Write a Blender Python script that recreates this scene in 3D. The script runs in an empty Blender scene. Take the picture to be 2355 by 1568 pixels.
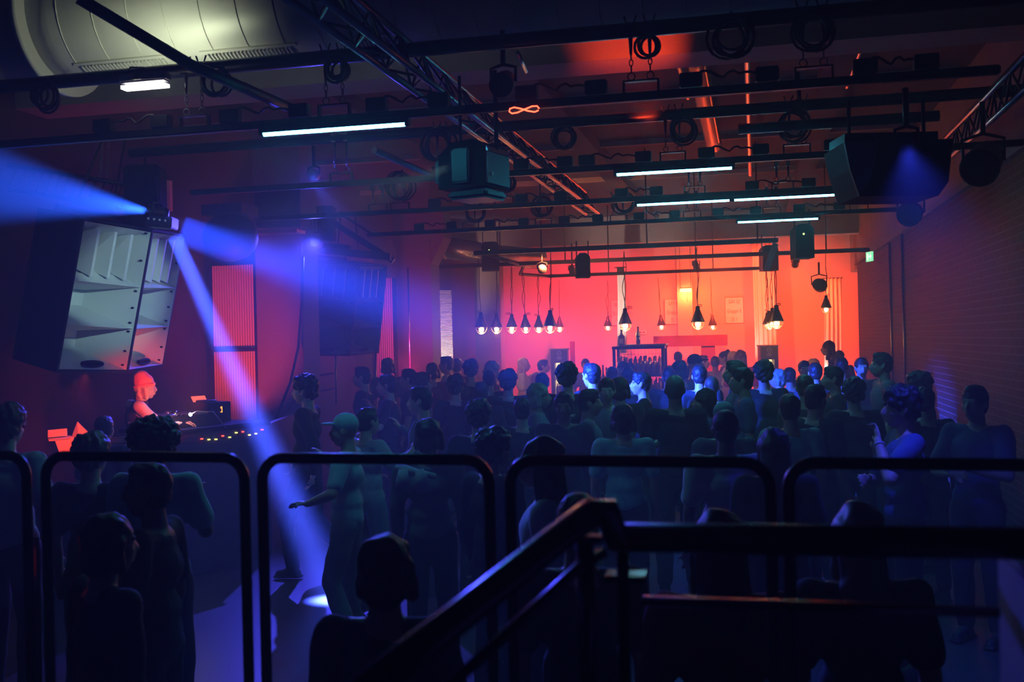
import bpy, bmesh, math, random
from mathutils import Vector, Matrix, Euler, noise
R = math.radians
random.seed(7)
SC = bpy.context.scene
COL = SC.collection

# ------------------------------------------------------------------ camera
EYE = 2.1
FPX = 2400.0
YAW = math.atan((1735 - 1177.5) / FPX)
ROLL = 0.023
Fw = Vector((-math.sin(YAW), math.cos(YAW), 0))
Rt = Vector((math.cos(YAW), math.sin(YAW), 0))
Up = Vector((0, 0, 1))
Rr = Rt * math.cos(ROLL) - Up * math.sin(ROLL)
Ur = Up * math.cos(ROLL) + Rt * math.sin(ROLL)
CAM = Vector((0, 0, EYE))
cd = bpy.data.cameras.new('camera')
cam = bpy.data.objects.new('camera', cd); COL.objects.link(cam)
cd.sensor_width = 36; cd.lens = FPX * 36 / 2355
m = Matrix((( Rr.x, Ur.x, -Fw.x, 0), (Rr.y, Ur.y, -Fw.y, 0), (Rr.z, Ur.z, -Fw.z, EYE), (0, 0, 0, 1)))
cam.matrix_world = m
cd.clip_start = 0.05
cd.dof.use_dof = True; cd.dof.focus_distance = 12; cd.dof.aperture_fstop = 3.4
SC.camera = cam

def ray(px, py):
    return Fw + Rr * ((px - 1177.5) / FPX) - Ur * ((py - 784) / FPX)
def P(px, py, z): return CAM + ray(px, py) * z
def PY(px, py, Y): r = ray(px, py); return CAM + r * (Y / r.y)
def PX(px, py, X): r = ray(px, py); return CAM + r * (X / r.x)
def PZ(px, py, Z): r = ray(px, py); return CAM + r * ((Z - EYE) / r.z)
def XON(px, Y, Z):
    # the X at which a line at (Y, Z) parallel to the far wall crosses the sight line
    lo, hi = -30.0, 30.0
    for _ in range(50):
        mid = (lo + hi) / 2; v = Vector((mid, Y, Z)) - CAM
        q = v.dot(Rr) / max(v.dot(Fw), 1e-4) * FPX + 1177.5
        if v.dot(Fw) < .01: q = 1e6 if mid < 0 else -1e6
        if q < px: lo = mid
        else: hi = mid
    return (lo + hi) / 2

# ------------------------------------------------------------------ materials
MATS = {}
def mat(name, col=(.5,.5,.5), rough=.6, metal=0.0, emit=None, estr=0.0, bump=None, noise_mix=None, trans=0.0, spec=None):
    if name in MATS: return MATS[name]
    mt = bpy.data.materials.new(name); mt.use_nodes = True
    nt = mt.node_tree; b = nt.nodes['Principled BSDF']
    b.inputs['Base Color'].default_value = (*col, 1); b.inputs['Roughness'].default_value = rough
    b.inputs['Metallic'].default_value = metal
    if trans: b.inputs['Transmission Weight'].default_value = trans
    if spec is not None: b.inputs['Specular IOR Level'].default_value = spec
    if emit:
        b.inputs['Emission Color'].default_value = (*emit, 1); b.inputs['Emission Strength'].default_value = estr
    if noise_mix:
        sc, amt = noise_mix
        tc = nt.nodes.new('ShaderNodeTexCoord'); n = nt.nodes.new('ShaderNodeTexNoise'); n.inputs['Scale'].default_value = sc
        n.inputs['Detail'].default_value = 4
        r = nt.nodes.new('ShaderNodeValToRGB')
        r.color_ramp.elements[0].position = .3; r.color_ramp.elements[1].position = .7
        r.color_ramp.elements[0].color = (*[c * (1 - amt) for c in col], 1)
        r.color_ramp.elements[1].color = (*[min(1, c * (1 + amt)) for c in col], 1)
        nt.links.new(tc.outputs['Object'], n.inputs['Vector']); nt.links.new(n.outputs['Fac'], r.inputs['Fac'])
        nt.links.new(r.outputs['Color'], b.inputs['Base Color'])
        if bump:
            bp = nt.nodes.new('ShaderNodeBump'); bp.inputs['Strength'].default_value = bump
            nt.links.new(n.outputs['Fac'], bp.inputs['Height']); nt.links.new(bp.outputs['Normal'], b.inputs['Normal'])
    MATS[name] = mt
    return mt
def wave_mat(name, col, scale, axis, rough=.5, metal=0., depth=.6):
    mt = mat(name, col, rough, metal); nt = mt.node_tree; b = nt.nodes['Principled BSDF']
    tc = nt.nodes.new('ShaderNodeTexCoord'); w = nt.nodes.new('ShaderNodeTexWave'); w.bands_direction = axis
    w.inputs['Scale'].default_value = scale
    bp = nt.nodes.new('ShaderNodeBump'); bp.inputs['Strength'].default_value = depth; bp.inputs['Distance'].default_value = .02
    nt.links.new(tc.outputs['Object'], w.inputs['Vector']); nt.links.new(w.outputs['Fac'], bp.inputs['Height'])
    nt.links.new(bp.outputs['Normal'], b.inputs['Normal'])
    return mt
def brick_mat(name):
    mt = mat(name, (.3, .27, .25), .75); nt = mt.node_tree; b = nt.nodes['Principled BSDF']
    tc = nt.nodes.new('ShaderNodeTexCoord'); sp = nt.nodes.new('ShaderNodeSeparateXYZ'); cb = nt.nodes.new('ShaderNodeCombineXYZ')
    nt.links.new(tc.outputs['Object'], sp.inputs[0]); nt.links.new(sp.outputs['Y'], cb.inputs['X']); nt.links.new(sp.outputs['Z'], cb.inputs['Y'])
    br = nt.nodes.new('ShaderNodeTexBrick'); nt.links.new(cb.outputs[0], br.inputs['Vector'])
    br.inputs['Scale'].default_value = 1.0
    br.inputs['Brick Width'].default_value = .25; br.inputs['Row Height'].default_value = .075; br.inputs['Mortar Size'].default_value = .007
    br.inputs['Color1'].default_value = (.034, .03, .034, 1); br.inputs['Color2'].default_value = (.022, .02, .022, 1)
    br.inputs['Mortar'].default_value = (.13, .11, .12, 1)
    nt.links.new(br.outputs['Color'], b.inputs['Base Color'])
    bp = nt.nodes.new('ShaderNodeBump'); bp.inputs['Strength'].default_value = .7; bp.inputs['Distance'].default_value = .02
    nt.links.new(br.outputs['Fac'], bp.inputs['Height']); bp.invert = True
    nt.links.new(bp.outputs['Normal'], b.inputs['Normal'])
    return mt
M_black = mat('black_metal', (.012, .012, .014), .42, .3)
M_rail = mat('black_painted_tube', (.01, .01, .011), .32, .2)
M_blackmat = mat('black_matte', (.006, .006, .007), .8, spec=.12)
M_alu = mat('truss_aluminium', (.3, .3, .32), .3, .9)
M_chain = mat('chain_steel', (.12, .12, .13), .4, .9)
M_cable = mat('black_rubber', (.01, .01, .01), .6)
M_conc = mat('painted_concrete', (.30, .29, .27), .85, noise_mix=(1.2, .18), bump=.15)
M_ceil = mat('dark_ceiling', (.05, .06, .08), .9, noise_mix=(.8, .25), bump=.1)
M_white = mat('white_plaster', (.55, .52, .50), .85, noise_mix=(.9, .05))
M_floor = mat('dark_floor', (.06, .055, .06), .38, noise_mix=(.7, .3), bump=.05)
M_brick = brick_mat('dark_brick')
M_leftwall = mat('left_wall_paint', (.045, .04, .045), .8, noise_mix=(.9, .15))
M_duct = mat('duct_sheet', (.42, .42, .38), .42, .35)
M_gal = mat('galvanised_pipe', (.55, .55, .58), .3, .9)
M_gold = mat('copper_duct', (.65, .42, .2), .35, .9)
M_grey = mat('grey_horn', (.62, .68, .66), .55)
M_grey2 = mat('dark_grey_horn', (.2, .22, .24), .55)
M_cab = mat('speaker_cabinet', (.012, .012, .014), .7, noise_mix=(60, .3), spec=.2)
M_curt = mat('white_cloth', (.8, .76, .74), .9)
M_cyan = mat('cyan_tube', (.1, .6, .6), .4, emit=(.06, .72, 1.0), estr=64)
M_bulb = mat('warm_bulb', (.9, .8, .6), .4, emit=(1, .62, .26), estr=16)
M_cage = mat('cage_wire', (.8, .7, .55), .35, .5)
M_shade = mat('lamp_shade_metal', (.05, .045, .05), .4, .5)
M_paper = mat('poster_paper', (.85, .8, .75), .8)
M_ink = mat('poster_ink', (.12, .03, .03), .8)
M_lens = mat('blue_led', (.1, .2, .9), .3, emit=(.10, .22, 1.0), estr=14)
M_flare = mat('white_beam_lens', (.8, .9, 1), .3, emit=(.7, .85, 1.0), estr=60)
M_red_led = mat('red_led', (.9, .05, .02), .3, emit=(1, .04, .02), estr=7)
M_exit = mat('exit_green', (.1, .7, .3), .4, emit=(.25, 1, .45), estr=1.3)
M_exitw = mat('exit_white', (.9, .9, .9), .4, emit=(.8, 1, .85), estr=1.6)
M_tung = mat('work_lamp_glow', (1, .9, .8), .4, emit=(1, .93, .86), estr=9)
M_amber = mat('amber_sign', (1, .7, .2), .4, emit=(1, .55, .12), estr=9)
M_glass = mat('bottle_glass', (.25, .16, .12), .12, 0, spec=.8)
M_glassd = mat('dark_bottle_glass', (.05, .03, .03), .12, 0, spec=.8)
M_wood = mat('light_board', (.55, .35, .3), .7)
M_panel = mat('red_board', (.13, .012, .015), .7)
M_fridge = mat('fridge_body', (.07, .065, .07), .45)
M_fglow = mat('fridge_interior', (1, .8, .5), .5, emit=(1, .62, .22), estr=2.6)
M_skin = mat('skin', (.55, .33, .24), .5)
M_skin2 = mat('dark_skin', (.22, .12, .08), .5)
M_hair = mat('dark_hair', (.015, .012, .012), .55)
M_hairb = mat('brown_hair', (.07, .045, .03), .5)
M_blond = mat('blonde_hair', (.6, .42, .2), .45)
M_shoe = mat('white_shoe', (.6, .6, .6), .6)
M_bshoe = mat('black_shoe', (.02, .02, .02), .6)
M_jean = mat('dark_trousers', (.03, .03, .05), .8)
M_jeanb = mat('light_jeans', (.16, .2, .28), .8)
def cloth(nm, c): return mat(nm, c, .85, noise_mix=(9, .12))
C_black = cloth('black_cloth', (.012, .012, .014)); C_white = cloth('white_shirt_cloth', (.62, .62, .62))
C_teal = cloth('pale_green_cloth', (.32, .52, .54)); C_grey = cloth('grey_cloth', (.16, .16, .18)); C_blue = cloth('blue_cloth', (.08, .1, .22))
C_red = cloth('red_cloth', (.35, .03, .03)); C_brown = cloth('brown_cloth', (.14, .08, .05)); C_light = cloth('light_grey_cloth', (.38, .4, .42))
C_beanie = cloth('orange_knit', (.85, .25, .1))
M_grip = mat('booth_panel', (.035, .03, .035), .7, noise_mix=(14, .3))

# ------------------------------------------------------------------ mesh helpers
class MB:
    def __init__(s, org=(0, 0, 0), rot=None):
        s.bm = bmesh.new(); s.o = Vector(org)
    def _x(s, M):
        return M
    def box(s, c, size, rot=None, bevel=0):
        g = bmesh.ops.create_cube(s.bm, size=1)
        M = Matrix.Translation(Vector(c) - s.o) @ (rot.to_matrix().to_4x4() if rot else Matrix()) @ Matrix.Diagonal((*size, 1))
        bmesh.ops.transform(s.bm, matrix=M, verts=g['verts'])
        if bevel:
            es = list({e for v in g['verts'] for e in v.link_edges})
            bmesh.ops.bevel(s.bm, geom=es, offset=bevel, segments=2, affect='EDGES')
        return s
    def ell(s, c, rad, rot=None, seg=14, rings=10):
        g = bmesh.ops.create_uvsphere(s.bm, u_segments=seg, v_segments=rings, radius=1)
        if not hasattr(rad, '__len__'): rad = (rad,) * 3
        M = Matrix.Translation(Vector(c) - s.o) @ (rot.to_matrix().to_4x4() if rot else Matrix()) @ Matrix.Diagonal((*rad, 1))
        bmesh.ops.transform(s.bm, matrix=M, verts=g['verts'])
        for v in g['verts']:
            for f in v.link_faces: f.smooth = True
        return s
    def tube(s, pts, r, seg=8, caps=True, flat=1.0, closed=False):
        pts = [Vector(p) - s.o for p in pts]; n = len(pts)
        rs = r if hasattr(r, '__len__') else [r] * n
        rings = []; prev = None
        for i, p in enumerate(pts):
            if closed: d = pts[(i + 1) % n] - pts[i - 1]
            else: d = (pts[min(i + 1, n - 1)] - pts[max(i - 1, 0)])
            if d.length < 1e-9: d = Vector((0, 0, 1))
            d.normalize()
            if prev is None:
                a = Vector((0, 0, 1)) if abs(d.z) < .9 else Vector((0, 1, 0))
                u = d.cross(a).normalized()
            else:
                u = (prev - d * prev.dot(d)).normalized()
            prev = u; v = d.cross(u)
            rings.append([s.bm.verts.new(p + (u * math.cos(2 * math.pi * k / seg) + v * math.sin(2 * math.pi * k / seg) * flat) * rs[i]) for k in range(seg)])
        m_ = n if closed else n - 1
        for i in range(m_):
            a, b = rings[i], rings[(i + 1) % n]
            for k in range(seg):
                f = s.bm.faces.new((a[k], a[(k + 1) % seg], b[(k + 1) % seg], b[k])); f.smooth = True
        if caps and not closed:
            s.bm.faces.new(list(reversed(rings[0]))); s.bm.faces.new(rings[-1])
        return s
    def cap(s, p0, r0, p1, r1, seg=12):
        # tapered limb with round ends
        p0, p1 = Vector(p0), Vector(p1)
        s.ell(p0, r0, seg=seg, rings=8); s.ell(p1, r1, seg=seg, rings=8); s.tube([p0, p1], [r0, r1], seg)
        return s
    def lathe(s, prof, c, seg=20, axis=None):
        c = Vector(c) - s.o; rings = []
        Q = axis.to_matrix() if axis else Matrix.Identity(3)
        for (r, z) in prof:
            rings.append([s.bm.verts.new(c + Q @ Vector((r * math.cos(2 * math.pi * k / seg), r * math.sin(2 * math.pi * k / seg), z))) for k in range(seg)])
        for a, b in zip(rings, rings[1:]):
            for k in range(seg):
                f = s.bm.faces.new((a[k], a[(k + 1) % seg], b[(k + 1) % seg], b[k])); f.smooth = True
        if prof[0][0] > 1e-4: s.bm.faces.new(list(reversed(rings[0])))
        if prof[-1][0] > 1e-4: s.bm.faces.new(rings[-1])
        return s
    def poly(s, pts, faces):
        vs = [s.bm.verts.new(Vector(p) - s.o) for p in pts]
        for f in faces: s.bm.faces.new([vs[i] for i in f])
        return s
    def prism(s, pts2, y0, y1, to=lambda a, b, y: (a, y, b)):
        n = len(pts2)
        vs = [s.bm.verts.new(Vector(to(a, b, y0)) - s.o) for a, b in pts2] + [s.bm.verts.new(Vector(to(a, b, y1)) - s.o) for a, b in pts2]
        s.bm.faces.new(vs[:n]); s.bm.faces.new(list(reversed(vs[n:])))
        for i in range(n): s.bm.faces.new((vs[i], vs[(i + 1) % n], vs[n + (i + 1) % n], vs[n + i]))
        return s
    def mesh(s, name):
        bmesh.ops.recalc_face_normals(s.bm, faces=s.bm.faces)
        me = bpy.data.meshes.new(name); s.bm.to_mesh(me); s.bm.free(); return me
    def build(s, name, material, parent=None, label=None):
        me = s.mesh(name); me.materials.append(material)
        o = bpy.data.objects.new(name, me); COL.objects.link(o)
        if parent: o.parent = parent
        else: o.location = s.o
        if label: o['label'] = label
        return o
def thing(name, loc, label, cat, group=None, rot=(0, 0, 0)):
    o = bpy.data.objects.new(name, None); COL.objects.link(o); o.location = loc; o.rotation_euler = rot
    o.empty_display_size = .1
    tag(o, label, cat, group); return o
def tag(o, label, cat, group=None, kind=None):
    o['label'] = label; o['category'] = cat
    if group: o['group'] = group
    if kind: o['kind'] = kind
    return o
def struct(o, label=None, cat=None):
    o['kind'] = 'structure'
    if label: o['label'] = label; o['category'] = cat
    return o
def kids(o): return [c for c in COL.objects if c.parent == o]
def copy_tree(o, parent=None, ch=None):
    c = o.copy(); COL.objects.link(c); c.parent = parent
    for k in list(o.children): copy_tree(k, c)
    return c

# ------------------------------------------------------------------ the room
XR, XL, YF, HC = 2.25, -7.2, 27.0, EYE + 2.9
struct(MB((0, 0, 0)).box((-2.5, 12.5, -.05), (11, 32, .1)).build('floor', M_floor), 'dark polished club floor under the crowd', 'floor')
struct(MB((0, 0, HC)).box((-2.5, 12.5, HC + .1), (11, 32, .2)).build('ceiling', M_ceil), 'dark painted club ceiling above the rigging', 'ceiling')
BT = EYE + .668 * XR
struct(MB((XR, 0, 0)).box((XR + .15, 11.0, BT / 2), (.3, 26.4, BT)).build('wall_right', M_brick), 'dark brick wall along the right of the dance floor', 'wall')
struct(MB((XR, 0, BT)).box((XR + .25, 12, (BT + HC) / 2), (.3, 30, HC - BT)).build('wall_upper_right', M_conc), 'bare concrete wall above the brick wall', 'wall')
struct(MB((XR, 0, BT)).box((XR + .08, 11.0, BT + .03), (.3, 26.4, .07)).build('trim_1', M_conc), 'concrete ledge capping the brick wall', 'trim')
struct(MB((0, YF, 0)).box((-2.5, YF + .1, HC / 2), (11, .2, HC)).build('wall_back', M_white), 'white far wall behind the bar washed red', 'wall')
struct(MB((XL, 0, 0)).box((XL - .1, 12.5, HC / 2), (.2, 32, HC)).build('wall_left', M_leftwall), 'dark wall behind the DJ booth', 'wall')
struct(MB((XR, 24.2, 0)).box((XR + .4, 25.7, HC / 2), (.2, 2.8, HC)).build('wall_recess', M_white), 'white side wall beyond the brick wall', 'wall')
struct(MB((0, -3, 0)).box((-2.5, -3.4, HC / 2), (11, .2, HC)).build('wall_front', M_leftwall))
# downstand beams across the ceiling
q = PZ(1200, 153, EYE + 2.45); YB1 = q.y
struct(MB((0, YB1, HC)).box(((XL + XR) / 2, YB1 + .25, (EYE + 2.45 + HC) / 2), (XR - XL + .3, .5, HC - EYE - 2.45)).build('ceiling_beam', M_conc), 'concrete downstand beam nearest the camera, lit red at mid span', 'beam')
struct(MB((0, 24, HC)).box(((XL + XR) / 2, 24.9, (EYE + 2.26 + HC) / 2), (XR - XL + .3, .4, HC - EYE - 2.26)).build('ceiling_beam', M_conc), 'concrete downstand beam in front of the bar room', 'beam')
for k, X in enumerate((-4.6, -2.3, .9)):
    struct(MB((X, 17, HC)).box((X, 17.2, HC - .09), (.3, 15.0, .18)).build('ceiling_beam', M_ceil), ['slim ceiling rib over the DJ side', 'slim ceiling rib beside the long truss', 'slim ceiling rib near the brick wall'][k], 'beam')
for k, Y in enumerate((12.3, 15.3, 18.6)):
    struct(MB((0, Y, HC)).box(((XL + XR) / 2, Y, HC - .04), (XR - XL, .08, .08)).build('trim_%d' % (k + 2), M_conc), ['first', 'second', 'third'][k] + ' thin ceiling joint behind the nearest concrete beam', 'trim')

# left wall: pillars, ribbed panels
def pillar(x0, x1, Y, mt, label, haunch=False, d=.5):
    a = XON(x0, Y, EYE); b = XON(x1, Y, EYE)
    mb = MB((a, Y, 0)).box(((a + b) / 2, Y + d / 2, HC / 2), (b - a, d, HC))
    if haunch:
        z1 = PY(955, 548, Y).z; z0 = PY(985, 612, Y).z; xw = XON(1020, Y, z1)
        mb.prism([(b - .02, z0), (xw, z1), (xw, z1 + .5), (b - .02, z1 + .5)], Y + .02, Y + d - .02)
        xw2 = XON(900, Y, z1)
        mb.prism([(a + .02, z0 + .2), (xw2, z1), (xw2, z1 + .5), (a + .02, z1 + .5)], Y + .02, Y + d - .02)
    o = mb.build('pillar', mt); struct(o, label, 'pillar'); return o
M_pil = mat('pillar_paint', (.12, .11, .13), .8)
pillar(592, 698, 12.2, M_pil, 'broad dark pillar between the two hanging speaker clusters')
pillar(915, 995, 17.6, M_pil, 'dark pillar with flared bracket head left of the bar', True)
pillar(1094, 1152, 24.6, M_conc, 'grey pillar behind the left row of bar lamps', d=.4)
M_rib = mat('ribbed_red_panel', (.55, .5, .5), .5)
def ribs(x0, x1, Y, z0, z1, n, label, name='slatted_panel', back=True):
    a, b = XON(x0, Y, EYE), XON(x1, Y, EYE)
    t = thing(name, ((a + b) / 2, Y, z0), label, 'panel')
    mb = MB(t.location)
    for i in range(n):
        x = a + (b - a) * (i + .5) / n
        mb.box((x, Y, (z0 + z1) / 2), ((b - a) / n * .55, .03, z1 - z0))
    mb.build('slats', M_rib, t)
    MB(t.location).box(((a + b) / 2, Y + .12, (z0 + z1) / 2), (b - a, .02, z1 - z0)).build('gap_blackout', M_blackmat, t)  # black sheet added behind the slats to keep their gaps dark
    f = MB(t.location)
    f.box(((a + b) / 2, Y + .03, z0 + .03), (b - a + .06, .05, .06)); f.box(((a + b) / 2, Y + .03, z1 - .03), (b - a + .06, .05, .06))
    f.box((b + .02, Y + .02, (z0 + z1) / 2), (.05, .07, z1 - z0)); f.box((a - .02, Y + .02, (z0 + z1) / 2), (.05, .07, z1 - z0))
    zc = PY(540, 804, Y).z
    if z0 < zc < z1 and back: f.box(((a + b) / 2, Y - .04, zc), (b - a + .06, .05, .05))
    f.build('frame', M_black, t)
    return t
YS = 12.35
ribs(492, 588, YS, PY(540, 990, YS).z - .5, PY(540, 610, YS).z, 17, 'red-lit slatted panel behind the turntables, beside the broad pillar')
ribs(205, 262, 11.3, .4, PY(230, 842, 11.3).z + .9, 9, 'dim red slatted panel behind the DJ, below the near speaker cluster', back=False)
ribs(862, 906, 17.4, .4, PY(880, 640, 17.4).z, 9, 'dim slatted panel right of the far speaker cluster', back=False)
# corrugated metal sheet catching white light
def corr(x0, x1, Y, z0, z1, label):
    a, b = XON(x0, Y, EYE), XON(x1, Y, EYE); n = int((z1 - z0) / .035)
    mb = MB((a, Y, z0)); prev = None
    pts = []; N = 2 * n
    for i in range(N + 1):
        z = z0 + (z1 - z0) * i / N; y = Y + (.018 if i % 2 else -.018)
        pts.append((a, y, z)); pts.append((b, y + .25, z))
    fs = [(2 * i, 2 * i + 1, 2 * i + 3, 2 * i + 2) for i in range(N)]
    mb.poly(pts, fs)
    o = mb.build('corrugated_sheet', M_white); tag(o, label, 'panel'); return o
corr(1000, 1034, 22.6, 1.0, PY(1010, 668, 22.6).z, 'ribbed white sheet standing beside the flared pillar, lit hard from below')

# ------------------------------------------------------------------ rigging bars
ZB = EYE + 1.4
BARS = []
def bar(mx, my, x0, x1, label, pipe_y=None, boxes=(), hang=(), r=.028, Z=ZB, name='rigging_bar', coils=()):
    c = PZ(mx, my, Z); Y = c.y
    a, b = XON(x0, Y, Z), XON(x1, Y, Z)
    t = thing(name, ((a + b) / 2, Y, Z), label, 'bar'); L = t.location
    MB(L).box(((a + b) / 2, Y, Z), (b - a, .055, .05), bevel=.008).build('rail', M_black, t)
    for k, (bx0, bx1) in enumerate(boxes):
        xa, xb = XON(bx0, Y, Z), XON(bx1, Y, Z)
        for xx in (xa, xb):
            MB(L).box((xx, Y, Z + .07), (.13, .07, .085), bevel=.006).build('socket_box', M_black, t)
        n = 14; pts = []
        for i in range(n + 1):
            u = i / n; x = xa + (xb - xa) * u
            pts.append((x, Y - .01, Z + .06 + .05 * math.sin(u * math.pi * 3) * (1 - u) + .035 * math.sin(u * math.pi) + (.03 if i in (7, 8) else 0)))
        MB(L).tube(pts, .008, 5).build('power_cable', M_cable, t)
    zp = PY(mx, pipe_y, Y).z if pipe_y else Z + .42
    for hx in hang:
        x = XON(hx, Y, Z)
        chain_pair(t, L, x, Y, Z, zp)
    BARS.append((t, Y, Z, a, b))
    return t, Y, Z, zp
def chain_pair(t, L, x, Y, Z, zp):
    for s in (-.055, .055):
        mb = MB(L); xx = x + s; z = Z + .1; k = 0
        # ring, chain links, turnbuckle
        mb.tube([(xx + .022 * math.cos(q), Y, z + .02 + .022 * math.sin(q)) for q in [i * math.pi / 4 for i in range(8)]], .004, 5, closed=True)
        z += .045
        while z < zp - .16:
            h = .042
            pts = []
            for i in range(8):
                q = i * math.pi / 4
                w = .011 * math.cos(q); hh = h * .5 * math.sin(q)
                pts.append((xx + (w if k % 2 else 0), Y + (0 if k % 2 else w), z + h / 2 + hh))
            mb.tube(pts, .0035, 4, closed=True); z += h * .82; k += 1
        mb.cap((xx, Y, z), .008, (xx, Y, zp - .03), .014, 6)
        mb.box((xx, Y, zp), (.04, .075, .075))
        mb.tube([(xx - .02, Y, zp + .04), (xx - .035, Y, zp + .085)], .006, 5); mb.tube([(xx + .02, Y, zp + .04), (xx + .035, Y, zp + .085)], .006, 5)
        mb.build('hanging_chain', M_chain, t)
    b = MB(L)
    for s in (-.1, .1): b.box((x + s, Y, Z + .05), (.012, .04, .09))
    b.box((x, Y, Z + .092), (.21, .04, .01)); b.build('hanger_bracket', M_black, t)
def pipe(x0, x1, Y, z, label, r=.045, name='ceiling_pipe', m_=None):
    a, b = XON(x0, Y, z), XON(x1, Y, z)
    o = MB(((a + b) / 2, Y, z)).tube([(a, Y, z), (b, Y, z)], r, 10).build(name, m_ or M_black); tag(o, label, 'pipe'); return o
def coil(px, py, Y, r, label, n=5):
    c = PY(px, py, Y); random.seed(int(px)); mb = MB(c)
    for k in range(n):
        rr = r * random.uniform(.75, 1.05); dx, dz = random.uniform(-.25, .25) * r, random.uniform(-.2, .1) * r
        mb.tube([(c.x + dx + rr * math.cos(q), Y - .02 * k, c.z + dz + rr * 1.05 * math.sin(q)) for q in [i * math.pi / 8 for i in range(16)]], .009, 5, closed=True)
    mb.tube([(c.x, Y, c.z + r * .8), (c.x, Y, c.z + r * 1.4)], .009, 5)
    o = mb.build('cable_coil', M_cable); tag(o, label, 'cable', 'coils of cable hung on the ceiling pipes'); return o
t1, Y1, Z1, zp1 = bar(800, 273, -60, 2300, 'nearest rigging bar, carrying the longest cyan tube at the left', 128,
    boxes=((372, 240), (530, 690), (868, 1010), (1212, 1372), (1590, 1765), (1990, 2130)), hang=(448, 770, 1475, 1872))
pipe(-80, 2380, Y1, zp1, 'black ceiling pipe right across, directly above the nearest rigging bar')
coil(505, 190, Y1 - .1, .09, 'large coil of cable right of the work lamp'); coil(780, 165, Y1 - .1, .07, 'cable coil on nearest pipe left of the long truss')
coil(1490, 108, Y1 - .1, .06, 'small cable coil behind the chains over the red-lit beam', 3); coil(1683, 90, Y1 - .1, .11, 'wide cable coil against the red-lit beam beside the silver pipe')
coil(1870, 75, Y1 - .1, .1, 'cable coil in darkness right of the silver pipe'); coil(115, 225, Y1 - .1, .08, 'cable coil at the pipe below the duct flange')
t2, Y2, Z2, zp2 = bar(1193, 398, 440, 2355, 'second rigging bar, crossing behind the hanging projector box', 289,
    boxes=((1200, 1300), (1350, 1480), (1625, 1750), (1915, 2030)), hang=(785, 1022, 1548, 1833))
pipe(300, 2355, Y2, zp2, 'ceiling pipe above the second rigging bar')
xq = PY(1700, 297, Y2 - .3)
pipe(1698, 2160, Y2 - .3, xq.z, 'short thick pipe hanging below the second ceiling pipe near the silver pipe', .04)
coil(1300, 318, Y2 - .1, .1, 'pale cable coil under the second pipe, right of the truss'); coil(1570, 298, Y2 - .1, .1, 'cable coil beside the chains of the second bar')
coil(1826, 290, Y2 - .1, .12, 'cable coil beside the chains left of the big hanging speaker'); coil(1013, 335, Y2 - .1, .13, 'cable coil left of the hanging projector box')
t3, Y3, Z3, zp3 = bar(1193, 472, 600, 1985, 'third rigging bar, carrying the two joined cyan tubes', 410,
    boxes=((1000, 1085), (1200, 1290), (1430, 1510), (1730, 1860)), hang=(870, 920, 1160, 1598, 1800))
coil(925, 430, Y3 - .1, .13, 'cable coil above the third bar left of the projector box'); coil(1165, 420, Y3 - .1, .1, 'cable coil just right of the projector box')
t4, Y4, Z4, zp4 = bar(1450, 511, 845, 2085, 'fourth rigging bar, carrying the shortest cyan tube', 455,
    boxes=((965, 1040), (1128, 1205), (1298, 1375), (1470, 1552), (1652, 1738), (1838, 1930)), hang=(1083, 1250, 1423, 1592, 1775, 1975))
coil(1095, 487, Y4 - .1, .13, 'cable coil above the fourth bar near the flared pillar'); coil(1250, 476, Y4 - .1, .12, 'cable coil above the middle of the fourth bar')
coil(1436, 465, Y4 - .1, .12, 'cable coil above the fourth bar at the end of the truss')
def plainbar(mx, my, x0, x1, label, rods=()):
    c = PZ(mx, my, ZB); Y = c.y; a, b = XON(x0, Y, ZB), XON(x1, Y, ZB)
    t = thing('rigging_bar', ((a + b) / 2, Y, ZB), label, 'bar')
    MB(t.location).box(((a + b) / 2, Y, ZB), (b - a, .07, .07), bevel=.01).build('rail', M_black, t)
    for rx in rods:
        x = XON(rx, Y, ZB); MB(t.location).tube([(x, Y, ZB), (x, Y, HC - .02)], .012, 6).build('hanger_rod', M_black, t)
    return Y, a, b
Y5, a5, b5 = plainbar(1440, 567, 1090, 1790, 'plain lamp bar over the front edge of the bar counter', (1245, 1488, 1742))
Y6, a6, b6 = plainbar(1500, 594, 995, 2000, 'long plain bar behind the front lamp bar, reaching the brick wall', (1300, 1600, 1900))
Y7, a7, b7 = plainbar(1500, 626, 1260, 1762, 'short plain lamp bar over the back edge of the bar counter', (1400, 1640))
tagp = MB((a5, Y5, ZB)).tube([(a5 + .1, Y5, ZB), (a5 + .15, Y5 + 3, ZB), (a7 - .4, Y7 - 1, ZB), (a7, Y7, ZB)], .035, 8).build('side_lamp_bar', M_black)
tag(tagp, 'bent bar joining the two lamp bars over the left end of the counter', 'bar')

# cyan LED tubes under the bars
def ledtube(x0, x1, Y, Z, label):
    a, b = XON(x0, Y, Z), XON(x1, Y, Z); z = Z - .055
    t = thing('led_tube', ((a + b) / 2, Y - .01, z), label, 'light', 'cyan light tubes under the rigging bars'); L = t.location
    MB(L).tube([(a + .02, Y - .01, z), (b - .02, Y - .01, z)], .019, 10).build('glowing_tube', M_cyan, t)
    e = MB(L)
    e.tube([(a, Y - .01, z), (a + .025, Y - .01, z)], .022, 10); e.tube([(b - .025, Y - .01, z), (b, Y - .01, z)], .022, 10)
    e.build('end_caps', M_black, t)
    h = MB(L); h.box(((a + b) / 2, Y - .01, z + .026), (b - a, .052, .006)); h.box(((a + b) / 2, Y - .035, z + .013), (b - a, .004, .03)); h.box(((a + b) / 2, Y + .015, z + .008), (b - a, .004, .04))
    h.build('uplight_shield', M_black, t)  # profile added over the tube to block its upward light
ledtube(600, 942, Y1, Z1, 'longest and nearest cyan light tube, left of the truss')
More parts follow.
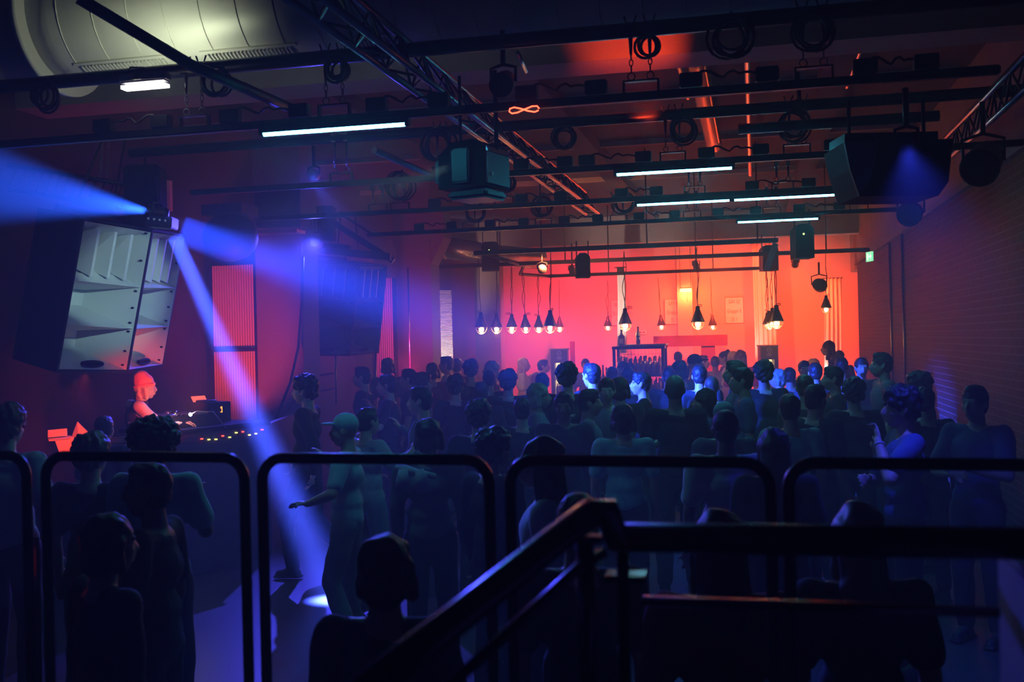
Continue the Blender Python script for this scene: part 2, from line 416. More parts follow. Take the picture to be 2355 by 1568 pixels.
ledtube(1412, 1690, Y2, Z2, 'cyan light tube on the second bar, highest of those right of the truss')
ledtube(1460, 1683, Y3, Z3, 'left one of two cyan tubes joined end to end')
ledtube(1683, 1924, Y3, Z3, 'right one of two joined cyan tubes, ending at the big speaker')
ledtube(1692, 1886, Y4, Z4, 'shortest and farthest cyan light tube')

# trusses running towards the bar
def truss(A, B, C, Y0, Y1_, label):
    # A, B bottom chords and C top chord as (X, Z)
    t = thing('lighting_truss', (A[0], Y0, A[1]), label, 'truss'); L = t.location
    for ch in (A, B, C):
        MB(L).tube([(ch[0], Y0, ch[1]), (ch[0], Y1_, ch[1])], .022, 8).build('chord', M_alu, t)
    mb = MB(L); n = int((Y1_ - Y0) / .24)
    for p_, q_ in ((A, B), (A, C), (B, C)):
        for i in range(n):
            ya, yb = Y0 + (Y1_ - Y0) * i / n, Y0 + (Y1_ - Y0) * (i + 1) / n
            u, w = (p_, q_) if i % 2 else (q_, p_)
            mb.tube([(u[0], ya, u[1]), (w[0], yb, w[1])], .009, 5, caps=False)
    mb.build('lattice', M_black, t); return t
ZT = EYE + 1.62
tr = truss((-1.289 * 1.62, ZT), (-1.189 * 1.62, ZT), (-1.099 * 1.9, EYE + 1.9), 2.2, PZ(1386, 490, ZT).y, 'long dark truss crossing the picture from top left to centre')
# right-hand truss near brick wall
def VX(px, py, h): # chord at height h above eye, through pixel on a line to the vanishing point
    q = PZ(px, py, EYE + h); return (q.x, EYE + h)
truss(VX(2230, 262, 1.75), VX(2205, 345, 1.55), VX(2180, 310, 1.8), 5.5, 12.0, 'truss running along the top of the brick wall')
# diagonal pipes
q0, q1, q2 = P(180, -5, 5.6), P(440, 150, 5.9), P(700, 262, 6.9)
tag(MB(q1).tube([q0, q1, q2], .035, 8).build('brace_pipe', M_black), 'slanting dark pipe crossing below the grey duct', 'pipe')
q0, q1 = P(860, 345, 9.2), P(1120, 460, 12)
tag(MB(q1).tube([q0, q1], .03, 8).build('brace_pipe', M_alu), 'thin slanting pipe left of the hanging projector box', 'pipe')

# ------------------------------------------------------------------ ducts
YD = Y1 + .75
def ringmat(name, col, r, me):
    mt = mat(name, col, r, me); nt = mt.node_tree; b = nt.nodes['Principled BSDF']
    tc = nt.nodes.new('ShaderNodeTexCoord'); w = nt.nodes.new('ShaderNodeTexWave'); w.bands_direction = 'X'; w.inputs['Scale'].default_value = 2.2; w.wave_profile = 'SAW'
    bp = nt.nodes.new('ShaderNodeBump'); bp.inputs['Strength'].default_value = .5; bp.inputs['Distance'].default_value = .02
    nt.links.new(tc.outputs['Object'], w.inputs['Vector']); nt.links.new(w.outputs['Fac'], bp.inputs['Height']); nt.links.new(bp.outputs['Normal'], b.inputs['Normal'])
    return mt
M_duct = ringmat('spiral_duct', (.5, .5, .44), .5, .2)
zd0 = PY(600, 148, YD).z; RD = .45; zc = zd0 + RD
xa, xb = XON(150, YD, zc), 1.95
dt = thing('air_duct', ((xa + xb) / 2, YD, zc), 'huge round grey duct under the ceiling at the top left', 'duct')
L = dt.location
MB(L).tube([(xa + (xb - xa) * i / 40, YD, zc) for i in range(41)], RD, 40).build('duct_tube', M_duct, dt)
fl = MB(L); fl.tube([(xa - .05, YD, zc), (xa, YD, zc)], RD + .1, 40); fl.build('flange', M_duct, dt)
MB(L).tube([(xa - 1.6, YD, zc), (xa - .02, YD, zc)], RD - .02, 32).build('flexible_section', ringmat('flexible_duct', (.12, .12, .13), .6, .2), dt)
sm = MB(L)
for f_ in range(18):
    x = xa + .25 + f_ * .27
    sm.tube([(x, YD + (RD + .003) * math.cos(q), zc + (RD + .003) * math.sin(q)) for q in [i * math.pi / 20 for i in range(40)]], .004, 4, closed=True)
sm.build('seams', M_duct, dt)
for gx0, gx1, gy in ((205, 400, 150), (490, 690, 118), (800, 900, 98)):
    g0, g1 = XON(gx0, YD - .1, zd0), XON(gx1, YD - .1, zd0)
    g = MB(L); ang = -1.95
    for rowx in range(int((g1 - g0) / .028)):
        x = g0 + .02 + rowx * .028
        c = (x, YD + (RD + .012) * math.cos(ang), zc + (RD + .012) * math.sin(ang))
        g.box(c, (.012, .085, .012), Euler((ang + math.pi / 2, 0, 0)))
    g.box(((g0 + g1) / 2, YD + (RD + .008) * math.cos(ang - .14), zc + (RD + .008) * math.sin(ang - .14)), (g1 - g0 + .06, .02, .014), Euler((ang - .14 + math.pi / 2, 0, 0)))
    g.box(((g0 + g1) / 2, YD + (RD + .008) * math.cos(ang + .14), zc + (RD + .008) * math.sin(ang + .14)), (g1 - g0 + .06, .02, .014), Euler((ang + .14 + math.pi / 2, 0, 0)))
    g.build('vent_grille', M_duct, dt)
# longitudinal ducts and pipes
def ypipe(px, py, h, r, y0, y1, name, mt, label, cat='pipe'):
    q = PZ(px, py, EYE + h)
    o = MB((q.x, y0, EYE + h)).tube([(q.x, y0 + (y1 - y0) * i / 8, EYE + h) for i in range(9)], r, 16).build(name, mt); tag(o, label, cat); return o
ypipe(1718, 130, 2.55, .028, 4, 17, 'steel_pipe', M_gal, 'thin bright silver pipe running straight back under the ceiling')
ypipe(1605, 160, 2.7, .11, YB1 + .5, 15, 'round_duct', mat('brown_duct', (.25, .15, .13), .4, .6), 'wide dark round duct left of the silver pipe', 'duct')
ypipe(1572, 190, 2.6, .022, YB1 + .5, 11.5, 'copper_pipe', M_gold, 'copper pipe with golden shine left of the round duct')
ypipe(1630, 200, 2.55, .012, YB1 + .5, 14, 'copper_pipe', M_gold, 'hair-thin copper pipe right of the round duct')
ypipe(1978, 120, 2.5, .018, YB1 + .4, YB1 + 2.0, 'conduit_pipe', M_gal, 'short red-lit conduit below the ceiling at the right')
q = P(1190, 120, 6.0); q2 = P(1210, 165, 6.4)
tag(MB(q).tube([q, q2], .012, 6).build('red_tube', M_alu), 'short red-lit tube dangling beside the truss', 'pipe')
# far elbow duct by the flared pillar
q = P(1050, 572, 21)
ed = thing('elbow_duct', q, 'pale round duct elbow high beside the flared pillar', 'duct')
MB(q).tube([q + Vector((-.6, .2, .1)), q + Vector((-.25, 0, .05)), q + Vector((.1, .1, -.02)), q + Vector((.5, .6, -.1)), q + Vector((1.4, 1.6, -.15))], .22, 20).build('duct_tube', M_gal, ed)
MB(q).tube([q + Vector((-.27, 0, .05)), q + Vector((-.22, 0, .05))], .25, 20).build('collar', M_white, ed)
# glowing red cable loops wrapped round the truss, hanging work lamp
q = P(1205, 252, 6.1); pts = [q + Vector((.09 * math.cos(a_), .0, .018 * math.sin(a_ * 2))) for a_ in [i * .5 for i in range(13)]]
tag(MB(q).tube(pts, .004, 5).build('rope_light', mat('red_rope_light', (1, .1, .05), .3, emit=(1, .05, .02), estr=10)), 'small glowing red rope light twisted round the truss', 'light')
q = PY(330, 190, Y1 - .12)
wl = thing('work_lamp', q, 'white work lamp clamped under the nearest pipe below the duct', 'lamp')
w0, w1 = PY(285, 203, Y1 - .12), PY(383, 196, Y1 - .12)
MB(q).box((w0 + w1) / 2, ((w1 - w0).length, .07, .02)).build('glowing_tube', M_tung, wl)
MB(q).box((w0 + w1) / 2 + Vector((0, .0, .055)), ((w1 - w0).length + .02, .09, .06), bevel=.01).build('housing', M_alu, wl)
MB(q).box((w0 + w1) / 2 + Vector((-.02, -.05, .06)), (.05, .02, .05)).build('bracket', M_black, wl)
MB(q).tube([w0 + Vector((0, 0, .06)), w0 + Vector((.05, 0, .13)), w0 + Vector((.15, 0, .12))], .006, 5).build('cable', M_cable, wl)

# ------------------------------------------------------------------ lights helper
def spot(name, loc, target, col, power, ang, blend=.5, rad=.03, parent=None):
    l = bpy.data.lights.new(name, 'SPOT'); l.color = col; l.energy = power; l.spot_size = R(ang); l.spot_blend = blend; l.shadow_soft_size = rad
    o = bpy.data.objects.new(name, l); COL.objects.link(o)
    o.location = loc; o.rotation_euler = (Vector(target) - Vector(loc)).to_track_quat('-Z', 'Y').to_euler(); return o
def point(name, loc, col, power, rad=.04):
    l = bpy.data.lights.new(name, 'POINT'); l.color = col; l.energy = power; l.shadow_soft_size = rad
    o = bpy.data.objects.new(name, l); COL.objects.link(o); o.location = loc; return o

# ------------------------------------------------------------------ hanging loudspeaker clusters
def horn_section(g, x0, x1, z0, z1, deep, inx, inz, vanes=0):
    # four slanted walls from the mouth to the throat, plus throat plate
    xa, xb = x0 + inx, x1 - inx; za, zb = z0 + inz, z1 - inz
    o = [(x0, 0, z0), (x1, 0, z0), (x1, 0, z1), (x0, 0, z1)]; i = [(xa, deep, za), (xb, deep, za), (xb, deep, zb), (xa, deep, zb)]
    g.poly(o + i, [(0, 1, 5, 4), (1, 2, 6, 5), (2, 3, 7, 6), (3, 0, 4, 7), (4, 5, 6, 7)])
    for k in range(vanes):
        x = x0 + (x1 - x0) * (k + 1) / (vanes + 1); w = .014
        g.poly([(x - w, .02, z1 - .05), (x + w, .02, z1 - .05), (x + w, .02, z0 + .05), (x - w, .02, z0 + .05),
                (x - w * 2.5, deep, zb), (x + w * 2.5, deep, zb), (x + w * 6.2, deep, za), (x - w * 6.2, deep, za)],
               [(0, 1, 2, 3), (0, 3, 7, 4), (1, 5, 6, 2), (0, 4, 5, 1), (3, 2, 6, 7)])
def horn_column(parent, side, ang, w, h, d, gm):
    # hinge edge at x=0; side -1 spreads to the left, +1 to the right
    c = bpy.data.objects.new('horn_cabinet', None)
    x0, x1 = (-w, 0) if side < 0 else (0, w)
    e = .022
    mb = MB()
    mb.box(((x0 + x1) / 2, d - .015, -h / 2), (w - .01, .03, h)); mb.box((x0 + e / 2, d / 2, -h / 2), (e, d, h)); mb.box((x1 - e / 2, d / 2, -h / 2), (e, d, h))
    mb.box(((x0 + x1) / 2, d / 2, -e / 2), (w, d, e)); mb.box(((x0 + x1) / 2, d / 2, -h + e / 2), (w, d, e))
    cab = mb.build('cabinet', M_cab, parent); cab.rotation_euler = (0, 0, ang)
    zs = [-.03, -.03 - (h - .06) * .40, -.03 - (h - .06) * .70, -h + .03]
    for k, (inx, inz, dp, v) in enumerate(((.08, .12, .3, 3), (.25, .12, .42, 0), (.25, .11, .42, 0))):
        g = MB(); horn_section(g, x0 + e, x1 - e, zs[k + 1], zs[k], dp, inx, inz, v)
        if k == 0:  # curved lips above and below the vanes
            for zz, sg in ((zs[0], -1), (zs[1], 1)):
                n = 10; pts = []
                for i in range(n + 1):
                    u = i / n; pts.append((x0 + e + (x1 - x0 - 2 * e) * u, .001, zz)); 
                for i in range(n + 1):
                    u = i / n; pts.append((x0 + e + (x1 - x0 - 2 * e) * u, .05 + .1 * math.sin(math.pi * u), zz + sg * (.02 + .07 * math.sin(math.pi * u))))
                g.poly(pts, [(i, i + 1, n + 2 + i, n + 1 + i) for i in range(n)])
        hs = g.build(['treble_horn', 'mid_horn', 'bass_horn'][k], gm, cab)
    xe = x1 - .05
    for zz in (-.05, -.3, zs[1] - .04, -.55 * h, zs[2] + .05, zs[2] - .03, -h * .85, -h + .07):
        MB().box((xe, .028, zz), (.014, .02, .014)).build('screw', M_blackmat, cab)
    hd = MB(); xc = (x0 + x1) / 2
    hd.tube([(xc + .12 * math.cos(q), .03, -h + .075 + .022 * math.sin(q)) for q in [i * math.pi / 8 for i in range(16)]], .012, 6, closed=True)
    hd.box((xc, .05, -h + .075), (.2, .02, .03)); hd.build('handle', M_blackmat, cab)
    return cab
def cluster(px, py, z, t1, t2, pitch, h, w, label, gm):
    c = P(px, py, z)
    t = thing('loudspeaker_cluster', c, label, 'loudspeaker', 'two hanging horn loudspeaker clusters')
    t.rotation_euler = (R(pitch), 0, YAW + R((t1 + t2) / 2))
    dl = R((t2 - t1) / 2)
    horn_column(t, -1, -dl, w, h, .56, gm); horn_column(t, 1, dl, w, h, .56, gm)
    f = MB()
    for s, a in ((-1, -dl), (1, dl)):
        f.box((s * w * .5 * math.cos(a), s * w * .5 * math.sin(a) + .3, .04), (w * .95, .06, .05), Euler((0, 0, a)))
    f.box((0, .45, .12), (w * 1.3, .08, .08)); f.box((0, .45, .2), (.08, .5, .1))
    for s in (-.5, 0, .5): f.tube([(s, .45, .12), (s * .6, .45, .75)], .012, 6)
    f.build('flying_frame', M_black, t)
    return t
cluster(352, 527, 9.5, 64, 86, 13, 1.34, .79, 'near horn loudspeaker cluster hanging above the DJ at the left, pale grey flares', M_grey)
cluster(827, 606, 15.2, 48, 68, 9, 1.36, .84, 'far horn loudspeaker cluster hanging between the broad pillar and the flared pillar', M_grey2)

# rigging frames above the clusters, amp rack with four knobs
q = P(372, 512, 9.3)
am = thing('amplifier_box', q, 'small black box with four round knobs on top of the near speaker cluster', 'box')
MB(q).box(q, (.24, .2, .1), Euler((0, .1, YAW)), bevel=.008).build('case', M_black, am)
kn = MB(q)
for s in (-.085, -.035, .015, .065): kn.ell(q + Rt * s - Fw * .1 + Vector((0, 0, .015 - s * .15)), .012, seg=8, rings=6)
kn.build('knobs', M_white, am)
q0, q1 = P(20, 435, 9.6), P(345, 487, 9.6)
tg = thing('ladder_truss', (q0 + q1) / 2, 'ladder truss behind the blue beam above the near speaker cluster', 'truss')
mb = MB(tg.location)
for dz in (0, .22): mb.tube([q0 + Vector((0, 0, dz)), q1 + Vector((0, 0, dz))], .022, 8)
mb.build('chord', M_black, tg)
mb = MB(tg.location)
for i in range(16):
    a = q0.lerp(q1, i / 16); b = q0.lerp(q1, (i + 1) / 16)
    mb.tube([a, b + Vector((0, 0, .22))], .01, 5)
mb.build('lattice', M_black, tg)
q = P(335, 452, 9.6)
tag(MB(q).box(q, (.32, .3, .55), Euler((0, 0, .3)), bevel=.02).build('hoist_motor', M_blackmat), 'dark hoist block hanging above the near speaker cluster', 'hoist')
q0, q1 = P(300, 320, 9.6), P(338, 430, 9.6)
for dx, nm in ((0, 'left'), (1, 'right')):
    pass
ch = MB(q0)
for s in (-.03, .03): 
    for k in range(22):
        c = P(243, 310, 9.6).lerp(P(238, 425, 9.6), k / 21) + Rt * s
        ch.tube([c + Rt * (.012 * math.cos(a_) if k % 2 else 0) + Fw * (0 if k % 2 else .012 * math.cos(a_)) + Vector((0, 0, .018 * math.sin(a_))) for a_ in [i * math.pi / 4 for i in range(8)]], .004, 4, closed=True)
tag(ch.build('hoist_chain', M_alu), 'shiny double hoist chain hanging left of the pink curtain gap', 'chain')
q = P(386, 458, 12.0); q1 = P(384, 418, 12)
a = XON(372, 11.9, 4); b = XON(394, 11.9, 4)
tag(MB(q).box(((a + b) / 2, 11.9, (PY(384, 416, 11.9).z + PY(384, 486, 11.9).z) / 2), (b - a, .06, PY(384, 416, 11.9).z - PY(384, 486, 11.9).z)).build('pink_panel', M_curt), 'small bright pink-lit board high above the near speaker cluster', 'panel')
# round drum / big dark dome over the booth
q = P(530, 545, 12.0)
tag(MB(q).ell(q, (.32, .3, .28), seg=24, rings=16).box(q + Vector((0, 0, .3)), (.5, .4, .12)).build('round_lampshade', mat('navy_dome', (.05, .06, .12), .6)), 'large round dark blue dome hanging beyond the near speaker cluster', 'lamp')
# perforated shelves catching pink light
q0, q1 = PY(580, 527, 12.0), PY(692, 541, 12.0)
tag(MB(q0).box((q0 + q1) / 2, ((q1 - q0).length, .25, .04), Euler((0, .02, 0))).build('cable_tray', M_gal), 'pink-lit perforated cable tray on top of the broad pillar', 'tray')
q = P(860, 515, 15.5)
tw = thing('chain_hoist', q, 'dark hoist frame and batten above the far speaker cluster', 'frame')
MB(q).box(P(745, 515, 15.4), (.3, .3, .5), Euler((0, 0, .2))).build('hoist_block', M_blackmat, tw)
MB(q).tube([P(720, 482, 15.4), P(905, 600, 15.4)], .05, 6).tube([P(780, 490, 15.4), P(860, 540, 15.4)], .02, 6).build('frame_tube', M_black, tw)
MB(q).box(P(820, 583, 15.2), (1.0, .1, .1), Euler((0, 0.12, YAW))).build('batten', M_black, tw)

# ------------------------------------------------------------------ stage fixtures
def par(loc, aim, size, label, lensmat, cat='spotlight', group=None, glow=.8, top=None):
    loc = Vector(loc); d = (Vector(aim) - loc).normalized(); Q = d.to_track_quat('Z', 'Y').to_euler()
    t = thing('spotlight', loc, label, cat, group)
    prof = [(.0, -.75), (.34, -.72), (.42, -.55), (.46, .1), (.5, .55), (.5, .62), (.44, .62), (.43, .55)]
    m_ = MB((0, 0, 0)).lathe([(r * size, z * size) for r, z in prof], (0, 0, 0), 20, Q); m_.build('housing', M_black, t)
    l = MB()
    l.lathe([(.43 * size, .5 * size), (.0, .52 * size)], (0, 0, 0), 20, Q); l.build('lens', lensmat, t)
    if lensmat is M_lens:
        pass
    top = top or .22
    y = MB(); side = Vector((1, 0, 0)) if abs(d.x) < .8 else Vector((0, 1, 0))
    y.tube([side * .5 * size, side * .52 * size + Vector((0, 0, .6 * size)), Vector((0, 0, .75 * size)), -side * .52 * size + Vector((0, 0, .6 * size)), -side * .5 * size], .012, 6)
    y.tube([Vector((0, 0, .75 * size)), Vector((0, 0, .75 * size + top))], .018, 6); y.build('yoke', M_black, t)
    return t
FL = P(362, 489, 9.25)
mh = par(FL, P(250, 470, 9.2), .13, 'glaring white moving light on top of the near speaker cluster', M_flare)
par(P(725, 553, 13.5), P(690, 640, 9), .15, 'blue dotted light left above the far speaker cluster', M_lens)
par(P(722, 402, 9.9), P(650, 380, 9), .11, 'small blue light on the second rigging bar left of centre', M_lens)
par(P(2085, 326, 6.0), P(2060, 420, 4.5), .12, 'blue light on top of the big hanging speaker', M_lens)
par(P(1838, 249, 8.3), P(1838, 150, 7), .09, 'tiny blue light above the chains of the second pipe', M_lens)
par(P(2095, 490, 11), P(2050, 520, 9.5), .26, 'black round spotlight under the big hanging speaker by the brick wall', mat('lens_dull', (.6, .4, .2), .15, .8))
par(P(2262, 372, 7.2), P(2200, 470, 6.5), .26, 'black spotlight in the dark corner above the brick wall', mat('lens_dull', (.6, .4, .2), .15, .8))
par(P(1884, 655, 19), P(1930, 680, 22), .26, 'round spotlight above the two lamps at the right-hand white cloth', M_blackmat)
par(P(1247, 618, 17.5), P(1250, 640, 15), .16, 'small spotlight on the lamp bar above the left lamps', M_blackmat)
par(P(1158, 190, 6.8), P(1100, 250, 6.0), .16, 'black spotlight hanging beside the truss near the red rope light', M_blackmat)

# hanging projector box
c = P(1097, 385, 6.9)
pj = thing('projector', c, 'black hanging projector box with a cyan-lit side panel, in front of the truss', 'projector')
pj.rotation_euler = (0, 0, YAW + R(-28))
s = .30
MB().prism([(-.2, -.15), (.15, -.15), (.15, .12), (.06, .16), (-.1, .15), (-.2, .07)], -.16, .16).build('housing', M_blackmat, pj)
MB().prism([(-.25, -.1), (-.18, -.1), (-.18, .07), (-.25, .04)], -.12, .12).build('side_cover', M_black, pj)
MB().box((-.02, -.175, -.01), (.13, .04, .22), bevel=.01).build('side_cover', M_black, pj)
MB().box((.155, 0, -.03), (.015, .30, .2)).build('side_panel', mat('teal_panel', (.25, .4, .42), .5), pj, 'pale side panel lit cyan')
MB().box((.165, -.09, -.07), (.006, .025, .02)).build('badge', mat('badge', (.8, .9, .9), .4), pj)
MB().box((.155, 0, .09), (.015, .3, .035), Euler((0, -.3, 0))).build('vent_strip', M_gal, pj)
MB().box((0, 0, -.19), (.3, .3, .06), bevel=.02).build('base', M_black, pj)
rd = MB(); rd.tube([(-.12, 0, .15), (-.12, 0, .62)], .012, 6); rd.tube([(.15, 0, .1), (.15, 0, .62)], .016, 6); rd.build('hanging_rod', M_black, pj)

# big dark loudspeaker hanging at the right
c = P(2045, 395, 6.2)
bs = thing('hanging_loudspeaker', c, 'big black curved-side loudspeaker hanging at the right under the second bar', 'loudspeaker')
bs.rotation_euler = (0, 0, YAW)
prof = [(-.30, .16), (-.27, -.0), (-.22, -.155), (.25, -.16), (.31, -.08), (.34, .17)]
MB().prism(prof, -.1, .28).build('cabinet', M_cab, bs)
cv = [(-.30, .16), (-.27, 0), (-.22, -.155), (-.155, -.06), (-.12, .05), (-.105, .16)]
MB().prism(cv, -.118, -.09).build('side_cheek', mat('speaker_cheek', (.06, .08, .1), .5), bs, 'curved lighter cheek plate')
MB().box((.0, .1, .2), (.55, .3, .05)).build('flying_frame', M_black, bs)
MB().tube([(-.2, .1, .2), (-.2, .1, .45)], .012, 6).tube([(.25, .1, .2), (.25, .1, .45)], .012, 6).build('hanging_rod', M_black, bs)
MB().ell((.06, -.105, .11), .006).build('status_light', mat('green_dot', (.6, 1, .3), .3, emit=(.6, 1, .2), estr=4), bs)

# small boxes hung in the bar area
def smallspk(px, py, z, wpx, hpx, label, led=True, yaw=0.0):
    c = P(px, py, z); w, h = wpx / FPX * z, hpx / FPX * z
    t = thing('small_loudspeaker', c, label, 'loudspeaker', None, (0, 0, YAW + yaw))
    MB().prism([(-w / 2, -h / 2), (w / 2, -h / 2), (w / 2, h / 2 - .06), (w / 2 - .06, h / 2), (-w / 2 + .06, h / 2), (-w / 2, h / 2 - .06)], -.13, .15).build('cabinet', M_cab, t)
    MB().box((0, -.135, -.02), (w * .86, .012, h * .78)).build('grille', M_blackmat, t)
    b = MB()
    for s_ in (-1, 1): b.tube([(s_ * w * .42, 0, h / 2 - .05), (s_ * w * .42, 0, h / 2 + .2)], .01, 5)
    b.build('bracket', M_black, t)
    if led: MB().ell((-.02, -.145, h * .2), .012).build('status_light', mat('green_dot'), t)
smallspk(1340, 611, 16.6, 32, 56, 'small loudspeaker hanging over the left half of the bar counter', False)
smallspk(1845, 556, 13.5, 42, 78, 'tall small loudspeaker under the fourth bar, right of the centre lamps')
smallspk(1768, 594, 18.2, 36, 58, 'small loudspeaker beside the lamp cluster cords', False)
smallspk(1128, 590, 19, 40, 66, 'dim loudspeaker on the grey pillar with two green lights')
q0, q1 = P(1762, 622, 15.8), P(1784, 560, 15.8)
tag(MB(q0).box((q0 + q1) / 2, (.09, .02, (q1 - q0).length), Euler((0, math.atan2(q1.x - q0.x, q1.z - q0.z), 0))).build('wooden_slat', M_wood), 'thin leaning wooden slat in front of the lamp cords', 'slat')

# ------------------------------------------------------------------ bar room
def label_text(s, loc, size, rot, parent, name, m_, ext=.002, sx=1.0):
    cu = bpy.data.curves.new(name, 'FONT'); cu.body = s; cu.size = size; cu.extrude = ext; cu.align_x = 'CENTER'; cu.align_y = 'CENTER'; cu.space_character = 1.25
    o = bpy.data.objects.new('tmp', cu); COL.objects.link(o)
    dg = bpy.context.evaluated_depsgraph_get(); me = bpy.data.meshes.new_from_object(o.evaluated_get(dg)); bpy.data.objects.remove(o)
    me.materials.clear(); me.materials.append(m_); o = bpy.data.objects.new(name, me); COL.objects.link(o)
    o.location = loc; o.rotation_euler = rot; o.scale = (sx, 1, 1); o.parent = parent; return o
YW = YF - .02
def poster(px0, px1, py0, py1, label, Y=YW):
    a, b = XON(px0, Y, 2.2), XON(px1, Y, 2.2); z1 = PY((px0 + px1) / 2, py0, Y).z; z0 = PY((px0 + px1) / 2, py1, Y).z
    t = thing('poster', ((a + b) / 2, Y, (z0 + z1) / 2), label, 'poster', 'white posters on the bar wall')
    w, h = b - a, z1 - z0
    MB().box((0, 0, 0), (w, .01, h)).build('sheet', M_paper, t)
    fr = MB()
    for s_ in (-1, 1): fr.box((s_ * w / 2, -.004, 0), (.008, .012, h)); fr.box((0, -.004, s_ * h / 2), (w, .012, .008))
    fr.build('edge', M_ink, t)
    for s_, zz in (('GAV 02', h * .33), ('Gruppe A', -.02), ('SS 1', -h * .35)):
        label_text(s_, (0, -.009, zz), h * .22, (R(90), 0, 0), t, 'lettering', M_ink, sx=.5)
    return t
poster(1530, 1572, 688, 745, 'white poster with dark lettering left of the amber lamp')
poster(1669, 1711, 684, 743, 'white poster with dark lettering between the centre lamps and the draped cloth')
poster(1407, 1446, 690, 748, 'white poster half hidden by the narrow white cloth')
a, b = XON(1557, YF - .3, 3), XON(1592, YF - .3, 3)
struct(MB((a, YF, 0)).box(((a + b) / 2, YF - .1, HC / 2), (b - a, .2, HC)).build('pillar', M_white), 'shallow white pillar behind the glowing amber lamp', 'pillar')
q = PY(1577, 667, YF - .35)
al = thing('emergency_lamp', q, 'bright amber lamp box hanging in front of the bar wall', 'lamp')
MB(q).box(q, (.28, .06, .09), bevel=.01).build('glowing_cover', M_amber, al)
MB(q).box(q + Vector((0, .0, .055)), (.3, .07, .025)).build('housing', M_black, al)
MB(q).tube([q + Vector((-.13, 0, .05)), q + Vector((-.13, 0, 1.1))], .005, 4).tube([q + Vector((.13, 0, .05)), q + Vector((.13, 0, 1.1))], .005, 4).build('hanging_wire', M_black, al)
MB(q).tube([q + Vector((.03, 0, -.05)), q + Vector((.03, 0, -.26))], .004, 4).ell(q + Vector((.03, 0, -.27)), .012).build('pull_cord', M_black, al)
point('amber_lamp_light', q + Vector((0, -.05, -.1)), (1, .45, .08), 22, .1)
# red board with stem
YB = YF - 1.2
a, b = XON(1503, YB, 2), XON(1673, YB, 2); z1 = PY(1590, 771, YB).z; z0 = PY(1590, 796, YB).z
pb = thing('red_board', ((a + b) / 2, YB, z0), 'wide dark red board on a post behind the counter', 'board')
MB(pb.location).box(((a + b) / 2, YB, (z0 + z1) / 2), (b - a, .12, z1 - z0)).build('board', M_panel, pb)
a2, b2 = XON(1612, YB, 2), XON(1644, YB, 2)
MB(pb.location).box(((a2 + b2) / 2, YB + .04, z0 / 2), (b2 - a2, .1, z0)).build('post', M_panel, pb)
# small arrow sign
q = PY(1478, 764, YW - .03)
sg = thing('arrow_sign', q, 'small white arrow sign on the wall behind the bottles', 'sign')
MB().box((0, 0, 0), (.2, .02, .1)).build('plate', M_paper, sg)
ar = MB(); ar.box((-.01, -.015, 0), (.09, .006, .018)); ar.poly([(.03, -.018, .03), (.07, -.018, 0), (.03, -.018, -.03)], [(0, 1, 2)]); ar.box((-.065, -.015, 0), (.03, .006, .06)); ar.build('arrow', M_ink, sg)
# curtains
def curtain(px0, px1, pyt, pyb, Y, folds, label, flare=0, depth=.05):
    a, b = XON(px0, Y, 2.5), XON(px1, Y, 2.5); z1 = PY(px0, pyt, Y).z; z0 = PY(px0, pyb, Y).z
    t = thing('draped_cloth', ((a + b) / 2, Y, z0), label, 'curtain', 'white cloths hanging in the bar'); mb = MB(t.location)
    N, Mz = folds * 6, 14; pts = []; random.seed(int(px0)); ph = random.random() * 6
    for j in range(Mz + 1):
        v = j / Mz
        for i in range(N + 1):
            u = i / N; w = (b - a) * (1 + flare * v)
            x = (a + b) / 2 + (u - .5) * w + .02 * math.sin(v * 3 + ph)
            pts.append((x, Y + depth * math.sin(u * folds * 2 * math.pi + .5 * math.sin(v * 5 + ph)) * (.5 + .5 * v), z1 + (z0 - z1) * v))
    mb.poly(pts, [(j * (N + 1) + i, j * (N + 1) + i + 1, (j + 1) * (N + 1) + i + 1, (j + 1) * (N + 1) + i) for j in range(Mz) for i in range(N)])
    for f in mb.bm.faces: f.smooth = True
    o = mb.build('cloth', M_curt, t); sol = o.modifiers.new('s', 'SOLIDIFY'); sol.thickness = .008
    MB(t.location).tube([(a - .05, Y, z1), (b + .05, Y, z1)], .012, 6).build('top_batten', M_black, t)
    return t
curtain(1421, 1437, 615, 812, 22.5, 2, 'narrow white cloth strip hanging above the bottle crate', .35, .03)
curtain(1735, 1782, 560, 840, 26.3, 5, 'wide white draped cloth behind the cluster of lamps', .1)
curtain(1898, 1935, 640, 850, 25.2, 4, 'white draped cloth at the right end of the bar, beside the brick wall', .1)
